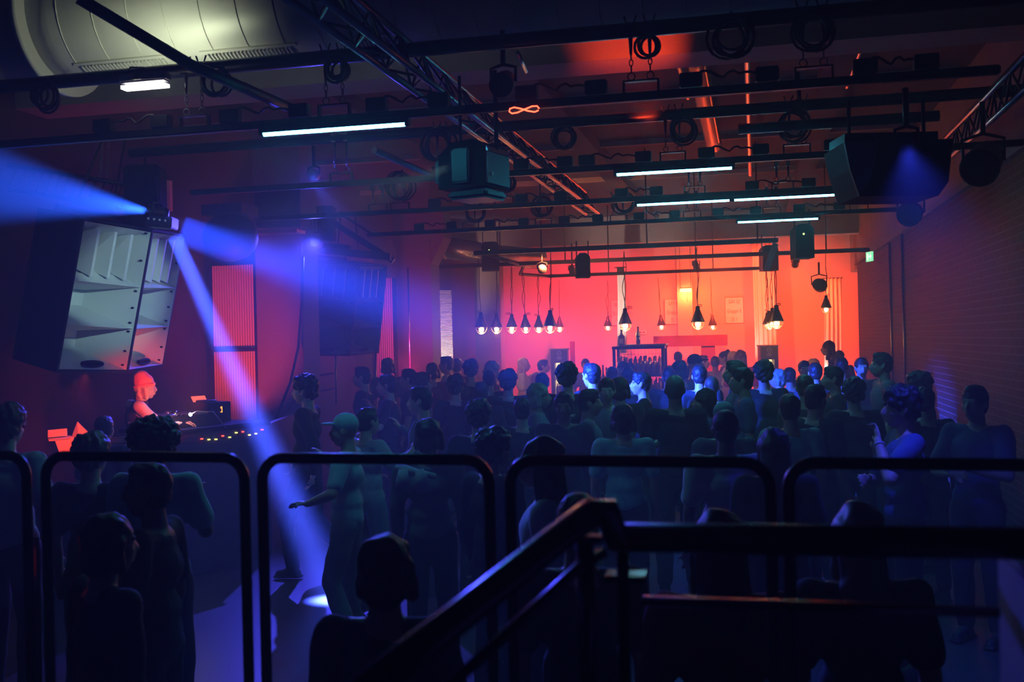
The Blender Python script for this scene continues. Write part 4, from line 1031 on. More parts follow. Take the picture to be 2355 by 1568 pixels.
PEOPLE = [
 # people round the bar
 (1025, 818, 15, 'stand', 'L', 'short', CW, J, S1, 'man in profile before the ribbed white sheet, pale shirt under a dark jacket', {}),
 (1052, 823, 16, 'stand', 'B', 'short', CB, J, S1, 'dark-haired guest directly right of the man by the ribbed white sheet', {}),
 (1083, 825, 14, 'stand', 'B', 'curly', CB, J, S1, 'curly guest seen against the narrow bright red wall strip', {}),
 (1128, 829, 14.6, 'drink', 'L', 'bob', CN, J, S1, 'golden-haired guest in profile, lit by the first lamp at the grey pillar', dict(hairm=M_blond, sleeve='long')),
 (1205, 822, 18.4, 'stand', 'R', 'long', CW, J, S1, 'long blonde guest in profile under the fourth lamp', dict(hairm=M_blond)),
 (1250, 826, 19.4, 'lean', 'R', 'short', CN, J, S1, 'guest in brown leaning towards the left fridge', dict(sleeve='long')),
 (1346, 824, 20, 'stand', 'C', 'short', CG, J, S1, 'faint bartender alone against the red wall right of the left fridge', {}),
 (1559, 808, 21, 'stand', 'B', 'short', CB, J, S1, 'bartender just right of the bottle crate', {}),
 (1600, 813, 14.5, 'stand', 'R', 'cap', CB, J, S1, 'guest wearing a cap in front of the red board post', {}),
 (1617, 816, 18, 'stand', 'R', 'short', CN, J, S1, 'guest half hidden behind the capped one', dict(hairm=M_hairb)),
 (1644, 818, 18, 'stand', 'B', 'crop', CW, J, S1, 'close-cropped guest in a striped pale top lit from above', dict(hairm=M_hairb)),
 (1663, 803, 19, 'stand', 'L', 'bun', CB, J, S1, 'guest with a dark hair bun left of the blonde ponytail', {}),
 (1684, 806, 18.5, 'stand', 'BL', 'pony', CW, J, S1, 'blonde ponytail guest at the counter', dict(hairm=M_blond)),
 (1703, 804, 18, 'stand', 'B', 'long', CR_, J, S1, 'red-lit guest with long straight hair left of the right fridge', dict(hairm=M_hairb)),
 (1903, 783, 18, 'lean', 'L', 'long', CB, J, S1, 'woman bending over the bar against the right-hand white cloth', dict(base=.2)),
 (1930, 805, 19, 'stand', 'B', 'short', CB, J, S1, 'guest beside the end of the brick wall, right of the bending woman', {}),
 (1873, 824, 17, 'lean', 'R', 'bob', CW, J, S1, 'pale-haired bartender stooping beside the bending woman', dict(hairm=M_blond)),
 (1849, 828, 14.6, 'stand', 'C', 'short', CB, J, S1, 'guest with a red-lit face right of the right fridge', {}),
 (1408, 842, 14, 'stand', 'B', 'short', CB, J, S1, 'dark round head at the left foot of the bottle crate', {}),
 (1431, 829, 14.8, 'stand', 'L', 'pony', CN, J, S1, 'brown ponytail in front of the crate left post', dict(hairm=M_hairb)),
 (1444, 843, 12.5, 'stand', 'B', 'short', CB, J, S1, 'short-haired head before the left half of the crate', {}),
 (1537, 843, 12.5, 'stand', 'B', 'crop', CB, J, S1, 'round dark head below the right edge of the crate', {}),
 (1560, 828, 13, 'stand', 'BL', 'bob', CN, J, S1, 'bob-haired head directly under the red board left end', dict(hairm=M_hairb)),
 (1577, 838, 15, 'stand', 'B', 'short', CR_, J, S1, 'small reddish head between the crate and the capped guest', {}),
 # mid crowd, left half
 (699, 860, 9.5, 'walk', 'L', 'curly', CB, J, S1, 'curly-haired dancer alone at the left edge of the crowd, in black', dict(sleeve='long')),
 (831, 842, 12.5, 'stand', 'L', 'short', CB, J, S1, 'dancer in profile below the far speaker cluster', {}),
 (892, 822, 14.5, 'stand', 'B', 'bob', CN, J, S1, 'dim tall dancer below the right corner of the far speaker cluster', {}),
 (888, 860, 11.5, 'dance', 'L', 'short', CB, J, S1, 'dancer in black in front of the dim tall dancer', {}),
 (938, 847, 13, 'stand', 'L', 'short', CB, J, S1, 'dancer in front of the flared pillar foot', {}),
 (972, 856, 12, 'stand', 'R', 'curly', CG, J, S1, 'dancer with fluffy hair right of the flared pillar', dict(hairm=M_hairb)),
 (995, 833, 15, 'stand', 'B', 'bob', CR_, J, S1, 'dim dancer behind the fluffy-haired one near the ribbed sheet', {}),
 (1048, 860, 11.5, 'stand', 'B', 'curly', CB, J, S1, 'round curly head below the ribbed white sheet', {}),
 (964, 888, 8.8, 'dance', 'L', 'short', CG, J, S1, 'dancer facing left with a grey top below the flared pillar', dict(sleeve='long')),
 (790, 948, 7.2, 'dance', 'L', 'cap', CT, JB, S1, 'dancer in a teal-lit cap and pale green shirt', dict(hairm=CT)),
 (846, 936, 8.2, 'dance', 'BR', 'short', CL_, JB, S1, 'dancer in a light blue-lit tee right of the teal cap', {}),
 (985, 960, 6.6, 'stand', 'B', 'bob', CG, J, S1, 'dancer in a dark top with a jacket tied round the waist', dict(sleeve='long')),
 (1100, 916, 7.8, 'stand', 'B', 'curly', CB, J, S1, 'broad dark curly head in the middle left of the crowd', {}),
 (1137, 980, 5.8, 'stand', 'BR', 'curly', CB, J, S1, 'large dark curly head left of the blue-lit long hair', dict(sleeve='long')),
 (1107, 877, 11, 'stand', 'B', 'short', CB, J, S1, 'small dark head behind the broad curly head', {}),
 (1125, 850, 13, 'stand', 'B', 'short', CB, J, S1, 'dark head just below the golden-haired guest', {}),
 (1168, 848, 11, 'stand', 'B', 'curly', CB, J, S1, 'wide dark head below the third lamp', {}),
 (1200, 913, 9, 'stand', 'B', 'short', CB, J, S1, 'dark head right of the broad curly head', {}),
 (1240, 880, 9.5, 'dance', 'R', 'bob', CG, J, S1, 'pale ash-blonde head catching cyan light', dict(hairm=mat('ash_hair', (.3, .3, .28), .5))),
 (1240, 1003, 4.6, 'stand', 'L', 'long', C_white, J, S1, 'long-haired woman in white lit deep blue behind the railing', {}),
 (1247, 856, 12, 'stand', 'B', 'short', CB, J, S1, 'dark head just below the left fridge', {}),
 (1303, 832, 10.2, 'stand', 'B', 'curly', CB, J, S1, 'tallest curly head in the crowd centre, covering the left fridge', {}),
 (1359, 834, 10.8, 'stand', 'BL', 'short', CB, J, S1, 'big dark head just right of the tallest curly head', {}),
 (1295, 900, 8.4, 'stand', 'C', 'short', CB, J, S2, 'dark-skinned man facing the camera in a black top, near the crowd centre', {}),
 (1357, 893, 8.8, 'stand', 'R', 'short', CG, J, S1, 'dancer right of the man facing the camera', {}),
 (1395, 868, 10.5, 'stand', 'C', 'short', CG, J, S1, 'pale-faced dancer turned to the camera below the crate left side', {}),
 (1425, 866, 10.2, 'stand', 'B', 'bob', CB, J, S1, 'dark bob below the middle of the bottle crate', {}),
 (1472, 854, 10.6, 'stand', 'L', 'short', CB, J, S1, 'dark head below the right half of the crate', {}),
 (1432, 928, 7.6, 'stand', 'B', 'bob', CT, J, S1, 'dancer in a patterned teal top in the crowd centre', {}),
 (1551, 861, 8.6, 'fold', 'B', 'crop', CB, J, S1, 'broad man in black with short cyan-lit hair in the crowd centre', dict(hairm=mat('grey_hair', (.2, .22, .22), .5))),
 (1608, 838, 11.5, 'stand', 'B', 'short', CB, J, S1, 'dark head in front of the capped guest', {}),
 (1636, 864, 11, 'stand', 'B', 'crop', CB, J, S1, 'round cropped head right of the cyan-lit short hair', dict(hairm=M_hairb)),
 (1618, 892, 8.6, 'stand', 'L', 'long', CU, J, S1, 'long dark hair directly left of the white tee man head', {}),
 (1688, 827, 10.5, 'stand', 'L', 'short', CG, J, S1, 'tall man in profile below the long straight haired guest', dict(hairm=M_hairb)),
 (1703, 843, 9.6, 'drink', 'L', 'short', CU, J, S1, 'man with wavy hair right behind the white tee man', {}),
 (1664, 922, 7.4, 'stand', 'B', 'cap', CG, J, S1, 'turquoise cap peeking above the white tee man', dict(hairm=CT)),
 (1667, 940, 6.0, 'stand', 'B', 'crop', CW, J, S2, 'man in an oversized white tee seen from behind', {}),
 # mid crowd, right half
 (1755, 827, 11, 'stand', 'B', 'curly', CB, J, S1, 'round dark head covering the right fridge', {}),
 (1787, 848, 13, 'stand', 'L', 'bob', CG, J, S1, 'pale face between the right fridge and the dark crowd', dict(hairm=mat('ash_hair', (.3, .3, .28), .5))),
 (1815, 844, 13.5, 'stand', 'B', 'short', CB, J, S1, 'dark head right of the pale face by the fridge', {}),
 (1874, 833, 12.5, 'stand', 'B', 'short', CB, J, S1, 'dark head below the stooping bartender', {}),
 (1913, 841, 10.5, 'stand', 'L', 'short', CB, J, S1, 'clean-shaven man in sharp profile, face lit cyan', {}),
 (1850, 860, 9.6, 'stand', 'B', 'short', C_brown, J, S1, 'broad-backed man in a dark tee, shoulders in cyan light', dict(hairm=M_hairb)),
 (1876, 882, 8.2, 'stand', 'BR', 'short', CB, J, S1, 'dark head right in front of the broad-backed man', {}),
 (1934, 821, 13.5, 'stand', 'B', 'short', CB, J, S1, 'dim head under the end of the brick wall', {}),
 (1981, 821, 13, 'stand', 'C', 'short', CN, J, S1, 'dim reddish face left of the tallest man', {}),
 (2025, 809, 10.2, 'stand', 'L', 'short', CG, J, S1, 'tallest man standing in profile before the brick wall', dict(hairm=M_hairb)),
 (1962, 867, 9, 'stand', 'B', 'curly', CB, J, S1, 'wide dark curly head below the tallest man', {}),
 (2110, 853, 9.2, 'stand', 'L', 'curly', CG, J, S1, 'curly man in profile right of the tallest man', dict(hairm=M_hairb)),
 (2068, 884, 6.4, 'chin', 'L', 'curly', CU, J, S1, 'dark-haired man with raised forearm and a pale wristband', {}),
 (2124, 888, 8.2, 'stand', 'B', 'short', CB, J, S1, 'head behind the man with the wristband', {}),
 (2240, 884, 7.0, 'fold', 'CL', 'short', CU, J, S1, 'man at the far right leaning on the brick wall side', dict(hairm=M_hairb)),
 (1779, 983, 5.8, 'stand', 'B', 'long', CB, J, S1, 'woman with long smooth dark hair right of the white tee', dict(hairm=M_hairb)),
 (1815, 905, 8.0, 'stand', 'B', 'short', CT, J, S1, 'dancer with a turquoise-lit shoulder behind the long smooth hair', {}),
 # foreground below the railing
 (358, 953, 5.4, 'drink', 'B', 'afro', CT, J, S2, 'big round afro in an oversized pale green tee behind the railing', {}),
 (240, 955, 8.5, 'stand', 'B', 'short', CB, J, S1, 'dim figure between the DJ table cards and the afro', {}),
 (212, 992, 5.6, 'stand', 'B', 'curly', CB, J, S1, 'dark curly head left of the afro', dict(hairm=M_hairb)),
 (18, 925, 6.2, 'stand', 'B', 'curly', CL_, J, S1, 'man in a pale striped top cut by the left picture edge', {}),
 (336, 1062, 4.3, 'stand', 'L', 'short', CB, J, S2, 'dark figure under the railing in front of the afro', {}),
 (252, 1178, 3.6, 'stand', 'BR', 'bob', CB, J, S1, 'large dark silhouette at the lower left behind the railing', dict(sleeve='long')),
 (886, 1226, 3.2, 'stand', 'B', 'bob', CB, J, S1, 'black silhouette with shoulder-length hair at the bottom centre', dict(sleeve='long')),
 (1330, 1132, 3.5, 'stand', 'B', 'short', CB, J, S1, 'round head peeking out behind the stair handrail bend', {}),
 (1652, 1170, 3.1, 'stand', 'B', 'long', CR_, J, S1, 'woman in red with long dark hair below the white tee man', {}),
 (1972, 1152, 3.1, 'stand', 'B', 'long', CB, J, S1, 'woman with blue-lit glossy hair at the lower right', dict(hairm=M_hairb)),
]
for (px, py, z, pose, face, hair, top, bot, skin, lb, kw) in PEOPLE:
    person(px, py, z, pose, face, hair, top, bot, skin, lb, **kw)

# jacket tied at the waist, wristband, phone
q = P(950, 1075, 6.2)
jk = thing('tied_jacket', q, 'pale jacket knotted round a dancer waist with two hanging sleeves', 'jacket')
mb = MB(q)
a, b = P(915, 1072, 6.35), P(1000, 1095, 6.35)
mb.tube([a, a.lerp(b, .3) - Fw * .04, a.lerp(b, .6) - Fw * .05, b], [.035, .04, .035, .03], 10, flat=.6)
for (x0, x1, yb) in ((928, 930, 1128), (965, 975, 1130)):
    p0, p1 = P(x0, 1078, 6.3), P(x1, yb, 6.3); mb.tube([p0 - Fw * .03, p0.lerp(p1, .5) - Fw * .05, p1 - Fw * .04], [.028, .045, .05], 10, flat=.4)
mb.build('knotted_sleeves', C_light, jk)
bpy.context.view_layer.update()
wm = [o for o in COL.objects if o.get('label', '').startswith('dark-haired man with raised forearm')][0]
jj = PM['chin']['j']; w_ = jj['wrL'].lerp(jj['elL'], .12); q = wm.matrix_world @ w_; ax = (wm.matrix_world.to_3x3() @ (jj['wrL'] - jj['elL'])).normalized()
qq = ax.to_track_quat('Z', 'Y')
tag(MB(q).tube([q + qq @ V((.031 * math.cos(a_), .031 * math.sin(a_), 0)) for a_ in [i * math.pi / 6 for i in range(12)]], .006, 6, closed=True).build('wristband', C_white), 'pale festival wristband on the raised forearm', 'wristband')

# ------------------------------------------------------------------ DJ and booth
ST = .30
struct(MB((-6.2, 10.5, 0)).box((-6.25, 10.3, ST / 2), (1.9, 4.4, ST)).build('floor_riser', M_grip), 'low black riser under the DJ', 'riser')
person(334, 852, 9.7, 'dj', -52, 'beanie', cloth('pale_sweater', (.6, .5, .45)), J, S1, 'DJ in an orange beanie and dark vest reaching over the turntables', sleeve='long', base=ST)
djp = [o for o in COL.objects if o.name.startswith('person')][-1]
DJ = [o for o in COL.objects if o.get('label', '').startswith('DJ in')][0]
D = PM['dj']; j = D['j']
vm = MB(); vm.ell(j['wai'], (.165, .128, .15)); vm.ell(j['che'], (.182, .136, .16)); vm.ell(j['pel'] + V((0, 0, .05)), (.175, .132, .08)); vm.ell(j['nec'] + V((0, 0, -.07)), (.11, .10, .07)); vm.tube([j['nec'] + V((.07 * math.cos(a_), .01 + .065 * math.sin(a_), .0)) for a_ in [i * math.pi / 6 for i in range(12)]], .02, 6, closed=True)
ve = bpy.data.objects.new('vest', bake(vm, .012, 3, .5, (.01, 10))); COL.objects.link(ve); ve.parent = DJ; ve.data.materials.append(C_black); ve['label'] = 'dark sleeveless vest'
zt = PY(410, 985, 9).z
TZ = ST + 1.06
A_, B_ = PZ(404, 990, TZ), PZ(612, 968, TZ)
tdir = (B_ - A_).normalized(); tn = Vector((-tdir.y, tdir.x, 0))
Lb = (B_ - A_).length
bt = thing('dj_booth', A_, 'black DJ table with a panelled front, equipment on top', 'table')
ang = math.atan2(tdir.y, tdir.x)
bt.rotation_euler = (0, 0, ang); bt.location.z = 0
MB().box((Lb / 2, .36, TZ - .02), (Lb + .1, .75, .04), bevel=.008).build('table_top', M_blackmat, bt)
MB().box((Lb / 2, .03, TZ / 2 - .02), (Lb + .06, .04, TZ - .06)).build('front_panel', M_grip, bt)
for sx in (0, 1): MB().box((sx * Lb, .36, TZ / 2 - .02), (.05, .7, TZ - .06)).build('side_panel', M_grip, bt)
def ontable(u, v, z=0): return Vector((A_.x, A_.y, 0)) + tdir * u + tn * v + Vector((0, 0, TZ + z))
def gear(u, v, w, d, h, kind, label, tilt=0):
    t = thing(kind, ontable(u, v, 0), label, {'turntable': 'turntable', 'dj_mixer': 'mixer', 'media_player': 'media player'}[kind], None, (0, 0, ang))
    MB().box((0, 0, h / 2 + .01), (w, d, h), bevel=.006).build('body', M_blackmat, t)
    if kind == 'dj_mixer':
        k_ = MB()
        for a_ in range(5):
            for b_ in range(5): k_.lathe([(.008, 0), (.006, .015), (0, .015)], (-w * .36 + a_ * w * .18, -d * .3 + b_ * d * .16, h + .01), 8)
        k_.build('knobs', M_alu, t)
        k2 = MB(); 
        for a_ in range(4): k2.box((-w * .3 + a_ * w * .2, d * .42, h + .014), (.03, .008, .006))
        k2.build('level_lights', mat('yellow_led', (.9, .9, .1), .3, emit=(.9, .8, .1), estr=5), t)
    else:
        MB().lathe([(w * .36, 0), (w * .36, .018), (w * .34, .022), (0, .022)], (-.02, 0, h + .008), 28).build('platter', M_alu if kind == 'turntable' else M_black, t)
        if kind == 'turntable':
            MB().tube([(w * .4, d * .3, h + .05), (w * .38, -d * .1, h + .05), (w * .22, -d * .2, h + .035)], .006, 6).lathe([(.03, 0), (.03, .04), (0, .04)], (w * .4, d * .3, h + .01), 12).build('tonearm', M_alu, t)
        else:
            MB().box((0, d * .36, h + .03), (w * .6, .012, .08), Euler((-.6, 0, 0))).build('display', mat('red_display', (.3, .05, .05), .3, emit=(1, .15, .05), estr=1.2), t)
    return t
gear(.12 * Lb, .36, .42, .36, .1, 'turntable', 'turntable nearest the DJ hands')
gear(.30 * Lb, .36, .32, .36, .1, 'dj_mixer', 'mixer with knobs and small lights in the middle of the DJ table')
gear(.47 * Lb, .36, .42, .36, .1, 'turntable', 'turntable at the far end of the DJ table')
gear(.66 * Lb, .4, .28, .34, .2, 'media_player', 'tall black player box before the red slatted panel')
ld = MB(A_)
li = thing('indicator_lights', ontable(.4, .02, -.1), 'row of tiny yellow and red indicator lights under the table edge', 'lights')
for k in range(10):
    c = Vector((0, -.0, 0)) + tdir * (k * .085 - .1) - tn * .02 + Vector((0, 0, random.uniform(-.03, .03)))
    MB().box(c, (.022, .012, .01)).build('indicator', mat('yellow_led', (.9, .9, .1), .3, emit=(.9, .8, .1), estr=5) if k % 3 else M_red_led, li)
q = P(438, 953, 9.6)
dl = thing('desk_lamp', q, 'tiny glaring white goose-neck lamp over the turntables', 'lamp')
MB(q).ell(q, .016).build('glowing_bulb', M_flare, dl)
MB(q).tube([q + Vector((0, 0, .0)), q + Vector((.05, .02, .03)), q + Vector((.2, .06, .02)), Vector((q.x + .3, q.y + .1, TZ))], .006, 6).build('goose_neck', M_alu, dl)
point('desk_lamp_light', q - Fw * .03, (1, .8, .8), 2.5, .02)
q = P(487, 944, 10.2)
tag(MB(q).tube([q, q + Rt * .1 + Vector((0, 0, .03)), q + Rt * .1 + Vector((0, 0, -.02)), q], .012, 6).build('amber_tag', mat('amber_tag', (1, .4, .05), .4, emit=(1, .35, .03), estr=2)), 'small glowing amber tag on the far turntable', 'tag')
# cards and box at the left of the booth
q = P(140, 1000, 9.0)
bx = thing('record_box', (q.x, q.y, 0), 'red-lit white record box with two standing record sleeves at the left', 'box')
def quad(pts, nm, m_=M_paper, th=.01):
    c = [P(x, y, zz) for x, y, zz in pts]; mb = MB((q.x, q.y, 0)); n = (c[1] - c[0]).cross(c[2] - c[0]).normalized() * th
    mb.poly(c + [p + n for p in c], [(0, 1, 2, 3), (7, 6, 5, 4)] + [(i, (i + 1) % 4, 4 + (i + 1) % 4, 4 + i) for i in range(4)]); return mb.build(nm, m_, bx)
quad([(110, 989, 9.0), (153, 985, 9.0), (154, 1002, 9.0), (110, 1006, 9.0)], 'record_sleeve')
quad([(178, 969, 9.0), (201, 992, 8.9), (180, 1003, 8.9), (164, 1006, 9.0)], 'record_sleeve')
quad([(110, 1005, 9.2), (163, 1001, 9.2), (168, 1007, 8.8), (112, 1012, 8.8)], 'box_rim')
quad([(126, 1012, 8.8), (170, 1005, 8.8), (160, 1040, 8.8), (136, 1040, 8.8)], 'box_front')
MB((q.x, q.y, 0)).box((q.x, q.y, .5), (.4, .4, .9)).build('stand', M_blackmat, bx)
q = P(270, 1015, 9.2); wr = thing('wire_basket', q, 'red-lit wire basket behind the afro', 'basket')
mb = MB(q)
for k in range(3): mb.tube([P(255, 1008 + 4 * k, 9.3), P(292, 1004 + 5 * k, 9.2)], .006, 5)
mb.tube([P(292, 1000, 9.2), P(297, 1004, 9.2), P(290, 1026, 9.2), P(318, 1020, 9.1)], .01, 6); mb.build('wires', M_white, wr)
# cable hanging down beside the far cluster, stage barrier front
q = P(690, 780, 13); tag(MB(q).tube([P(697, 590, 13), P(694, 700, 13), P(686, 800, 13), P(668, 880, 12.6), P(636, 960, 12)], .02, 6).build('hanging_cable', M_cable), 'thick dark cable sagging down beside the far speaker cluster', 'cable')
q = P(600, 1000, 10)
a, b, c_, d_ = P(612, 975, 10.6), P(672, 962, 12), P(672, 962, 12), P(612, 975, 10.6)
mb = MB((a.x, a.y, 0)); mid = (a + b) / 2
mb.box((mid.x, mid.y, a.z / 2), ((b - a).length, .06, a.z), Euler((0, 0, math.atan2(b.y - a.y, b.x - a.x))))
tag(mb.build('stage_barrier', M_grip), 'dark barrier panel between DJ table and dancers', 'barrier')
# wall rails and steel frame on the left wall, below the far cluster
fr = thing('wall_frame', P(745, 880, 15.5), 'thin red-lit scaffold frame on the wall below the far speaker cluster', 'frame')
mb = MB(fr.location)
for px in (711, 772, 864): mb.tube([P(px, 810, 15.8), P(px + 1, 930, 15.8)], .014, 6)
mb.tube([P(711, 866, 15.8), P(772, 858, 15.8)], .014, 6); mb.tube([P(735, 900, 15.8), P(770, 893, 15.8)], .014, 6); mb.build('tubes', M_alu, fr)
tag(MB(P(942, 700, 17.0)).tube([P(938, 615, 17.0), P(943, 850, 17.0)], .014, 6).build('conduit_pipe', M_alu), 'red-lit vertical pipe on the flared pillar', 'pipe')

# ------------------------------------------------------------------ foreground guard rail
LZ = .78
HR = EYE - .315
def railpt(px, py): return PZ(px, py, HR)
panels = [(-420, 72, 1048, 1049, 'guard rail hoop cut off by the left picture edge'), (92, 573, 1050, 1052, 'guard rail hoop in front of the DJ'), (590, 1136, 1054, 1058, 'guard rail hoop in front of the teal cap dancer'),
          (1160, 1782, 1062, 1064, 'guard rail hoop in front of the white tee man'), (1800, 2560, 1066, 1073, 'guard rail hoop at the right, in front of the wristband man')]
gy = railpt(1177, 1058)
gdir = (railpt(2200, 1069) - railpt(100, 1049)).normalized()
def on_rail(px):
    # point of the rail line seen at picture column px
    lo, hi = -6.0, 6.0
    for _ in range(50):
        mid = (lo + hi) / 2; v = gy + gdir * mid - CAM; u = v.dot(Rr) / max(v.dot(Fw), .05) * FPX + 1177.5
        if u < px: lo = mid
        else: hi = mid
    return gy + gdir * mid
for (x0, x1, ya, yb, lb) in panels:
    a, b = on_rail(x0 + 12), on_rail(x1 - 12); a.z = b.z = HR
    t = thing('guard_rail', ((a + b) / 2).xy.to_3d() + V((0, 0, LZ - .05)), lb, 'railing', None); d = gdir; rr = .065
    pts = [Vector((a.x, a.y, LZ))]
    pts += [a + V((0, 0, -rr)) + d * (rr * (1 - math.cos(q))) + V((0, 0, rr * math.sin(q))) for q in [i * math.pi / 12 for i in range(7)]]
    pts += [b + V((0, 0, -rr)) - d * (rr * (1 - math.cos(q))) + V((0, 0, rr * math.sin(q))) for q in [(6 - i) * math.pi / 12 for i in range(7)]]
    pts += [Vector((b.x, b.y, LZ))]
    MB(t.location).tube(pts, .0155, 14).build('hoop_tube', M_rail, t)
    ft = MB(t.location)
    for p_ in (a, b): ft.lathe([(.04, 0), (.04, .012), (.018, .02), (0, .02)], (p_.x, p_.y, LZ), 14)
    ft.build('foot_plate', M_rail, t)
# landing slab (just outside the lower edge of the frame)
lc = gy.xy.to_3d()
struct(MB((0, 0, 0)).box((-.2, lc.y - 1.55, LZ / 2), (5.2, 3.6, LZ)).build('floor_landing', M_floor), 'raised landing the photograph is taken from', 'landing')
# stair handrail
hr = thing('stair_handrail', P(1372, 1160, 1.75), 'blurred near stair handrail rising to the right with pink and teal shine', 'handrail'); L = hr.location
M_hr = mat('dark_handrail', (.16, .13, .13), .24, .85)
top = P(1375, 1166, 1.75); low = P(640, 1745, 1.28)
MB(L).tube([low, low.lerp(top, .5), top - (top - low).normalized() * .02, top + Vector((.012, .01, -.006)), top + Rr * .035 - Ur * .06], [.024, .024, .024, .024, .022], 18).build('top_tube', M_hr, hr)
MB(L).tube([P(900, 1700, 1.45), P(1330, 1306, 1.75), P(1390, 1270, 1.78)], .0095, 12).build('lower_tube', M_hr, hr)
MB(L).tube([P(1345, 1240, 1.78), P(1352, 1700, 1.80)], .016, 12).build('post', M_hr, hr)
fb = MB(L); fb.box(P(1332, 1238, 1.77), (.03, .03, .012)); fb.box(P(1366, 1238, 1.77), (.03, .03, .012)); fb.build('bracket', M_hr, hr)
# horizontal landing rail
lr = thing('landing_rail', P(1880, 1235, 1.8), 'wide dark flat rail crossing the lower right, blurred', 'railing'); L = lr.location
A0, A1 = P(1402, 1234, 1.8), P(2480, 1252, 1.62)
MB(L).tube([A0, A1], .026, 16).build('top_tube', M_rail, lr)
MB(L).tube([P(1478, 1381, 1.84), P(2300, 1408, 1.66)], .009, 10).build('lower_tube', M_hr, lr)
MB(L).tube([P(1431, 1246, 1.82), P(1433, 1325, 1.83), P(1440, 1700, 1.84)], .012, 10).build('post', M_rail, lr)
MB(L).box(P(1440, 1325, 1.83), (.07, .05, .012)).build('bracket', M_hr, lr)
e0, e1 = P(2292, 1262, 1.58), P(2292, 1262, 1.58)
ep = thing('end_post', P(2340, 1500, 1.6), 'broad pale purple-lit post at the lower right corner', 'post')
p0 = P(2292, 1262, 1.75)
MB(ep.location).box((p0.x + .02, p0.y - .3, p0.z - .45), (.04, .6, .9), bevel=.006).build('flat_post', mat('pale_post', (.5, .47, .52), .6), ep)
# red dashed level meter low at the left
q = P(71, 1300, 3.9)
lm = thing('level_meter', q, 'vertical dashed red light strip beside the left guard rail', 'light')
for k in range(6):
    c = P(71, 1268 + k * 10.5, 3.9); MB(q).box(c, (.006, .006, .013)).build('led_segment', M_red_led, lm)
MB(q).box(q + Vector((0, .02, -.25)), (.03, .02, .7)).build('housing', M_blackmat, lm)

# ------------------------------------------------------------------ lighting
RED = (1, .055, .012); MAG = (1, .03, .25); BLU = (.02, .10, 1.0)
def fr(loc, aim, s): return Vector(loc) + (Vector(aim) - Vector(loc)).normalized() * s
def disc(name, loc, target, col, power, size, spread):
    l = bpy.data.lights.new(name, 'AREA'); l.shape = 'DISK'; l.color = col; l.energy = power; l.size = size; l.spread = R(spread)
    o = bpy.data.objects.new(name, l); COL.objects.link(o); o.location = loc
    o.rotation_euler = (Vector(target) - Vector(loc)).to_track_quat('-Z', 'Y').to_euler(); return o
ql = P(-260, 385, 6.5); spot('beam_left', fr(FL, ql, .14), ql, (.02, .10, 1), 13000, 20, .8, .03)
qr = P(1000, 725, 10.2); disc('beam_right', P(418, 530, 9.1), qr, (.015, .06, 1), 200, .26, 20)
q = P(402, 545, 9.2)
disc('beam_down', q, P(775, 1385, 8.6), (.05, .09, 1), 120, .13, 7)
a_ = P(2085, 326, 6.6); b_ = V((1.2, 6.0, 1.0)); spot('blue_wash_right', fr(P(2085, 326, 6.0), P(2060, 420, 4.5), .12), b_, (.03, .05, 1), 260, 84, 1)
b_ = V((-3.5, 6, .5)); spot('blue_wash_far', fr(P(725, 553, 13.5), P(690, 640, 9), .14), b_, (.06, .06, 1), 1500, 60, .8)
q = fr(P(722, 402, 9.9), P(650, 380, 9), .12); spot('blue_key', q, P(1215, 1180, 4.6), (.05, .09, 1), 900, 12, .7)
spot('blue_wash_mid', q, (-.6, 3.0, 1.0), (.06, .06, 1), 130, 60, .8)
q = P(1040, 382, 6.5); spot('horn_fill', q, P(290, 660, 9.5), (.62, 1, .95), 330, 17, .6, .03)  # spot added at the projector box to brighten the near horn cluster
spot('hair_light', fr(FL, P(1960, 1200, 3.0), .2), P(1945, 1190, 3.0), (.08, .12, 1), 900, 6, .7)
spot('blue_up', P(1838, 243, 8.2), (.3, 8, 5.0), (.05, .07, 1), 420, 120, .9)
spot('red_wash_bar', (-1.2, 23.5, 3.6), (-.6, YF, 1.6), RED, 2300, 116, .8, .1)
spot('red_wash_bar', (.9, 23.8, 3.6), (.6, YF, 1.6), RED, 1800, 116, .8, .1)
spot('red_wash_bar', (-4.0, 23.5, 3.6), (-4.2, YF, 1.6), (1, .03, .06), 2000, 116, .8, .1)
spot('red_booth', P(470, 930, 8.6), P(345, 920, 9.7), RED, 120, 48, .8)
spot('red_slats', P(545, 1000, 11.3), PY(540, 760, 12.3), RED, 380, 56, .8)
spot('red_cards', P(200, 860, 8.0), P(140, 1010, 9.0), RED, 120, 40, .9)
spot('magenta_back', P(950, 860, 16.6), P(890, 560, 19), MAG, 220, 130, .9)
spot('magenta_wall', P(610, 930, 11.6), P(520, 640, 12.3), MAG, 70, 120, .9)
spot('red_ceiling', P(1500, 290, 8.0), P(1450, 100, 9.2), RED, 260, 44, .9)
spot('amber_ceiling', P(1247, 612, 17.3), (-1.8, 24, 5.0), (1, .28, .1), 240, 110, .9)
spot('red_hall', (-.5, 19.5, 3.5), (-1.5, 12, 2.0), RED, 160, 110, .9)
spot('cloth_light', (1.45, 25.0, .6), (1.5, 25.6, 3.2), (1, .72, .6), 160, 60, .8)
spot('cloth_light', (-.1, 25.6, .8), (-.1, 26.3, 3.2), (1, .6, .5), 160, 60, .8)
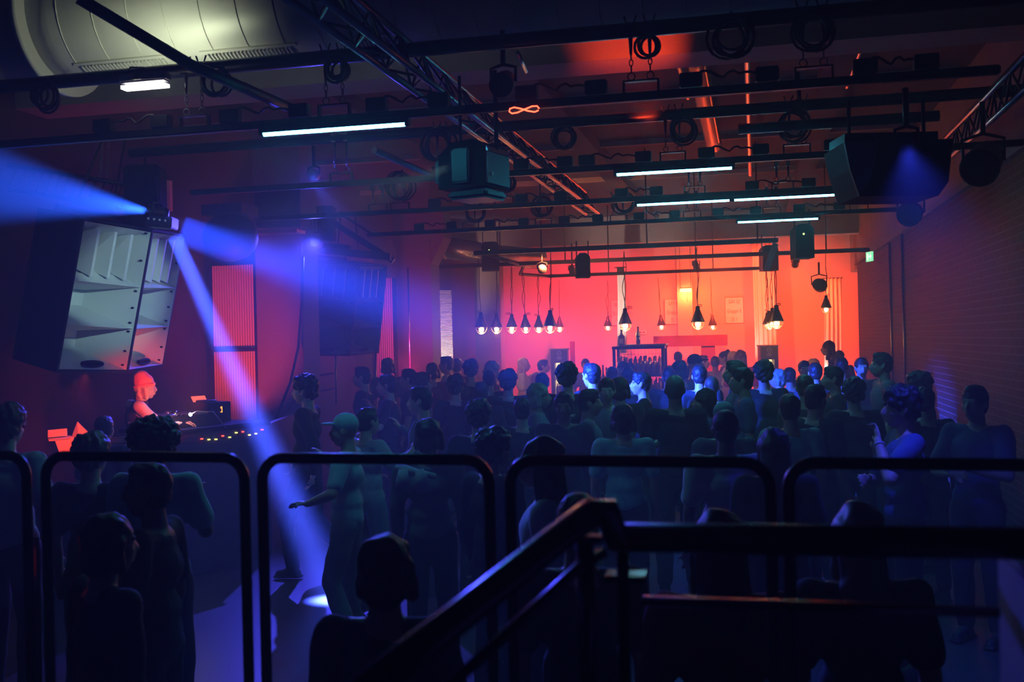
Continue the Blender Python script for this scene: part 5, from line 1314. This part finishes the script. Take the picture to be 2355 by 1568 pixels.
xq = XON(1429, 22.5, 2.5); spot('cloth_light', (xq, 20.4, 1.3), (xq, 22.5, 2.9), (1, .6, .5), 700, 36, .8)  # spot added to brighten the narrow cloth, has no fixture
spot('sheet_light', P(1012, 880, 23.0), PY(1012, 700, 23.4), (1, .5, .4), 500, 60, .8)
q = PY(330, 185, Y1 - .12)
spot('work_lamp_light', q + V((0, .2, .02)), q + V((-.35, .8, .5)), (.9, 1, .72), 30, 165, 1, .05)
M_redlens = mat('red_lens', (.8, .05, .02), .3, emit=(1, .05, .02), estr=3)  # invented cans with glowing lenses, added as bodies for the red wash spots
for fx, fy, fz, ax, lb in ((-1.2, 23.5, 3.6, -.6, 'small red can added for the wall wash high over the middle of the bar'), (.9, 23.8, 3.6, .6, 'small red can added for the wall wash high over the right end of the bar'), (-4.0, 23.5, 3.6, -4.2, 'small red can added for the wall wash high over the left end of the bar')):
    d_ = (Vector((ax, YF, 1.6)) - Vector((fx, fy, fz))).normalized()
    par(Vector((fx, fy, fz)) - d_ * .14, (ax, YF, 1.6), .16, lb, M_redlens, top=.5)
SC.world = bpy.data.worlds.new('world'); SC.world.use_nodes = True
nt = SC.world.node_tree; bg = nt.nodes['Background']; bg.inputs[0].default_value = (.02, .03, .08, 1); bg.inputs[1].default_value = .02
vs = nt.nodes.new('ShaderNodeVolumeScatter'); vs.inputs['Density'].default_value = .021; vs.inputs['Anisotropy'].default_value = .25; vs.inputs['Color'].default_value = (1, 1, 1, 1)
nt.links.new(vs.outputs[0], nt.nodes['World Output'].inputs['Volume'])
cy = SC.cycles
cy.use_adaptive_sampling = True; cy.adaptive_threshold = .08; cy.adaptive_min_samples = 16
cy.max_bounces = 3; cy.diffuse_bounces = 2; cy.glossy_bounces = 2; cy.transmission_bounces = 2; cy.volume_bounces = 0; cy.transparent_max_bounces = 4
cy.use_denoising = True; cy.sample_clamp_indirect = 4; cy.caustics_reflective = False; cy.caustics_refractive = False
vs_ = SC.view_settings; vs_.view_transform = 'Standard'; vs_.look = 'None'; vs_.exposure = 0; vs_.gamma = 1; vs_.use_curve_mapping = False
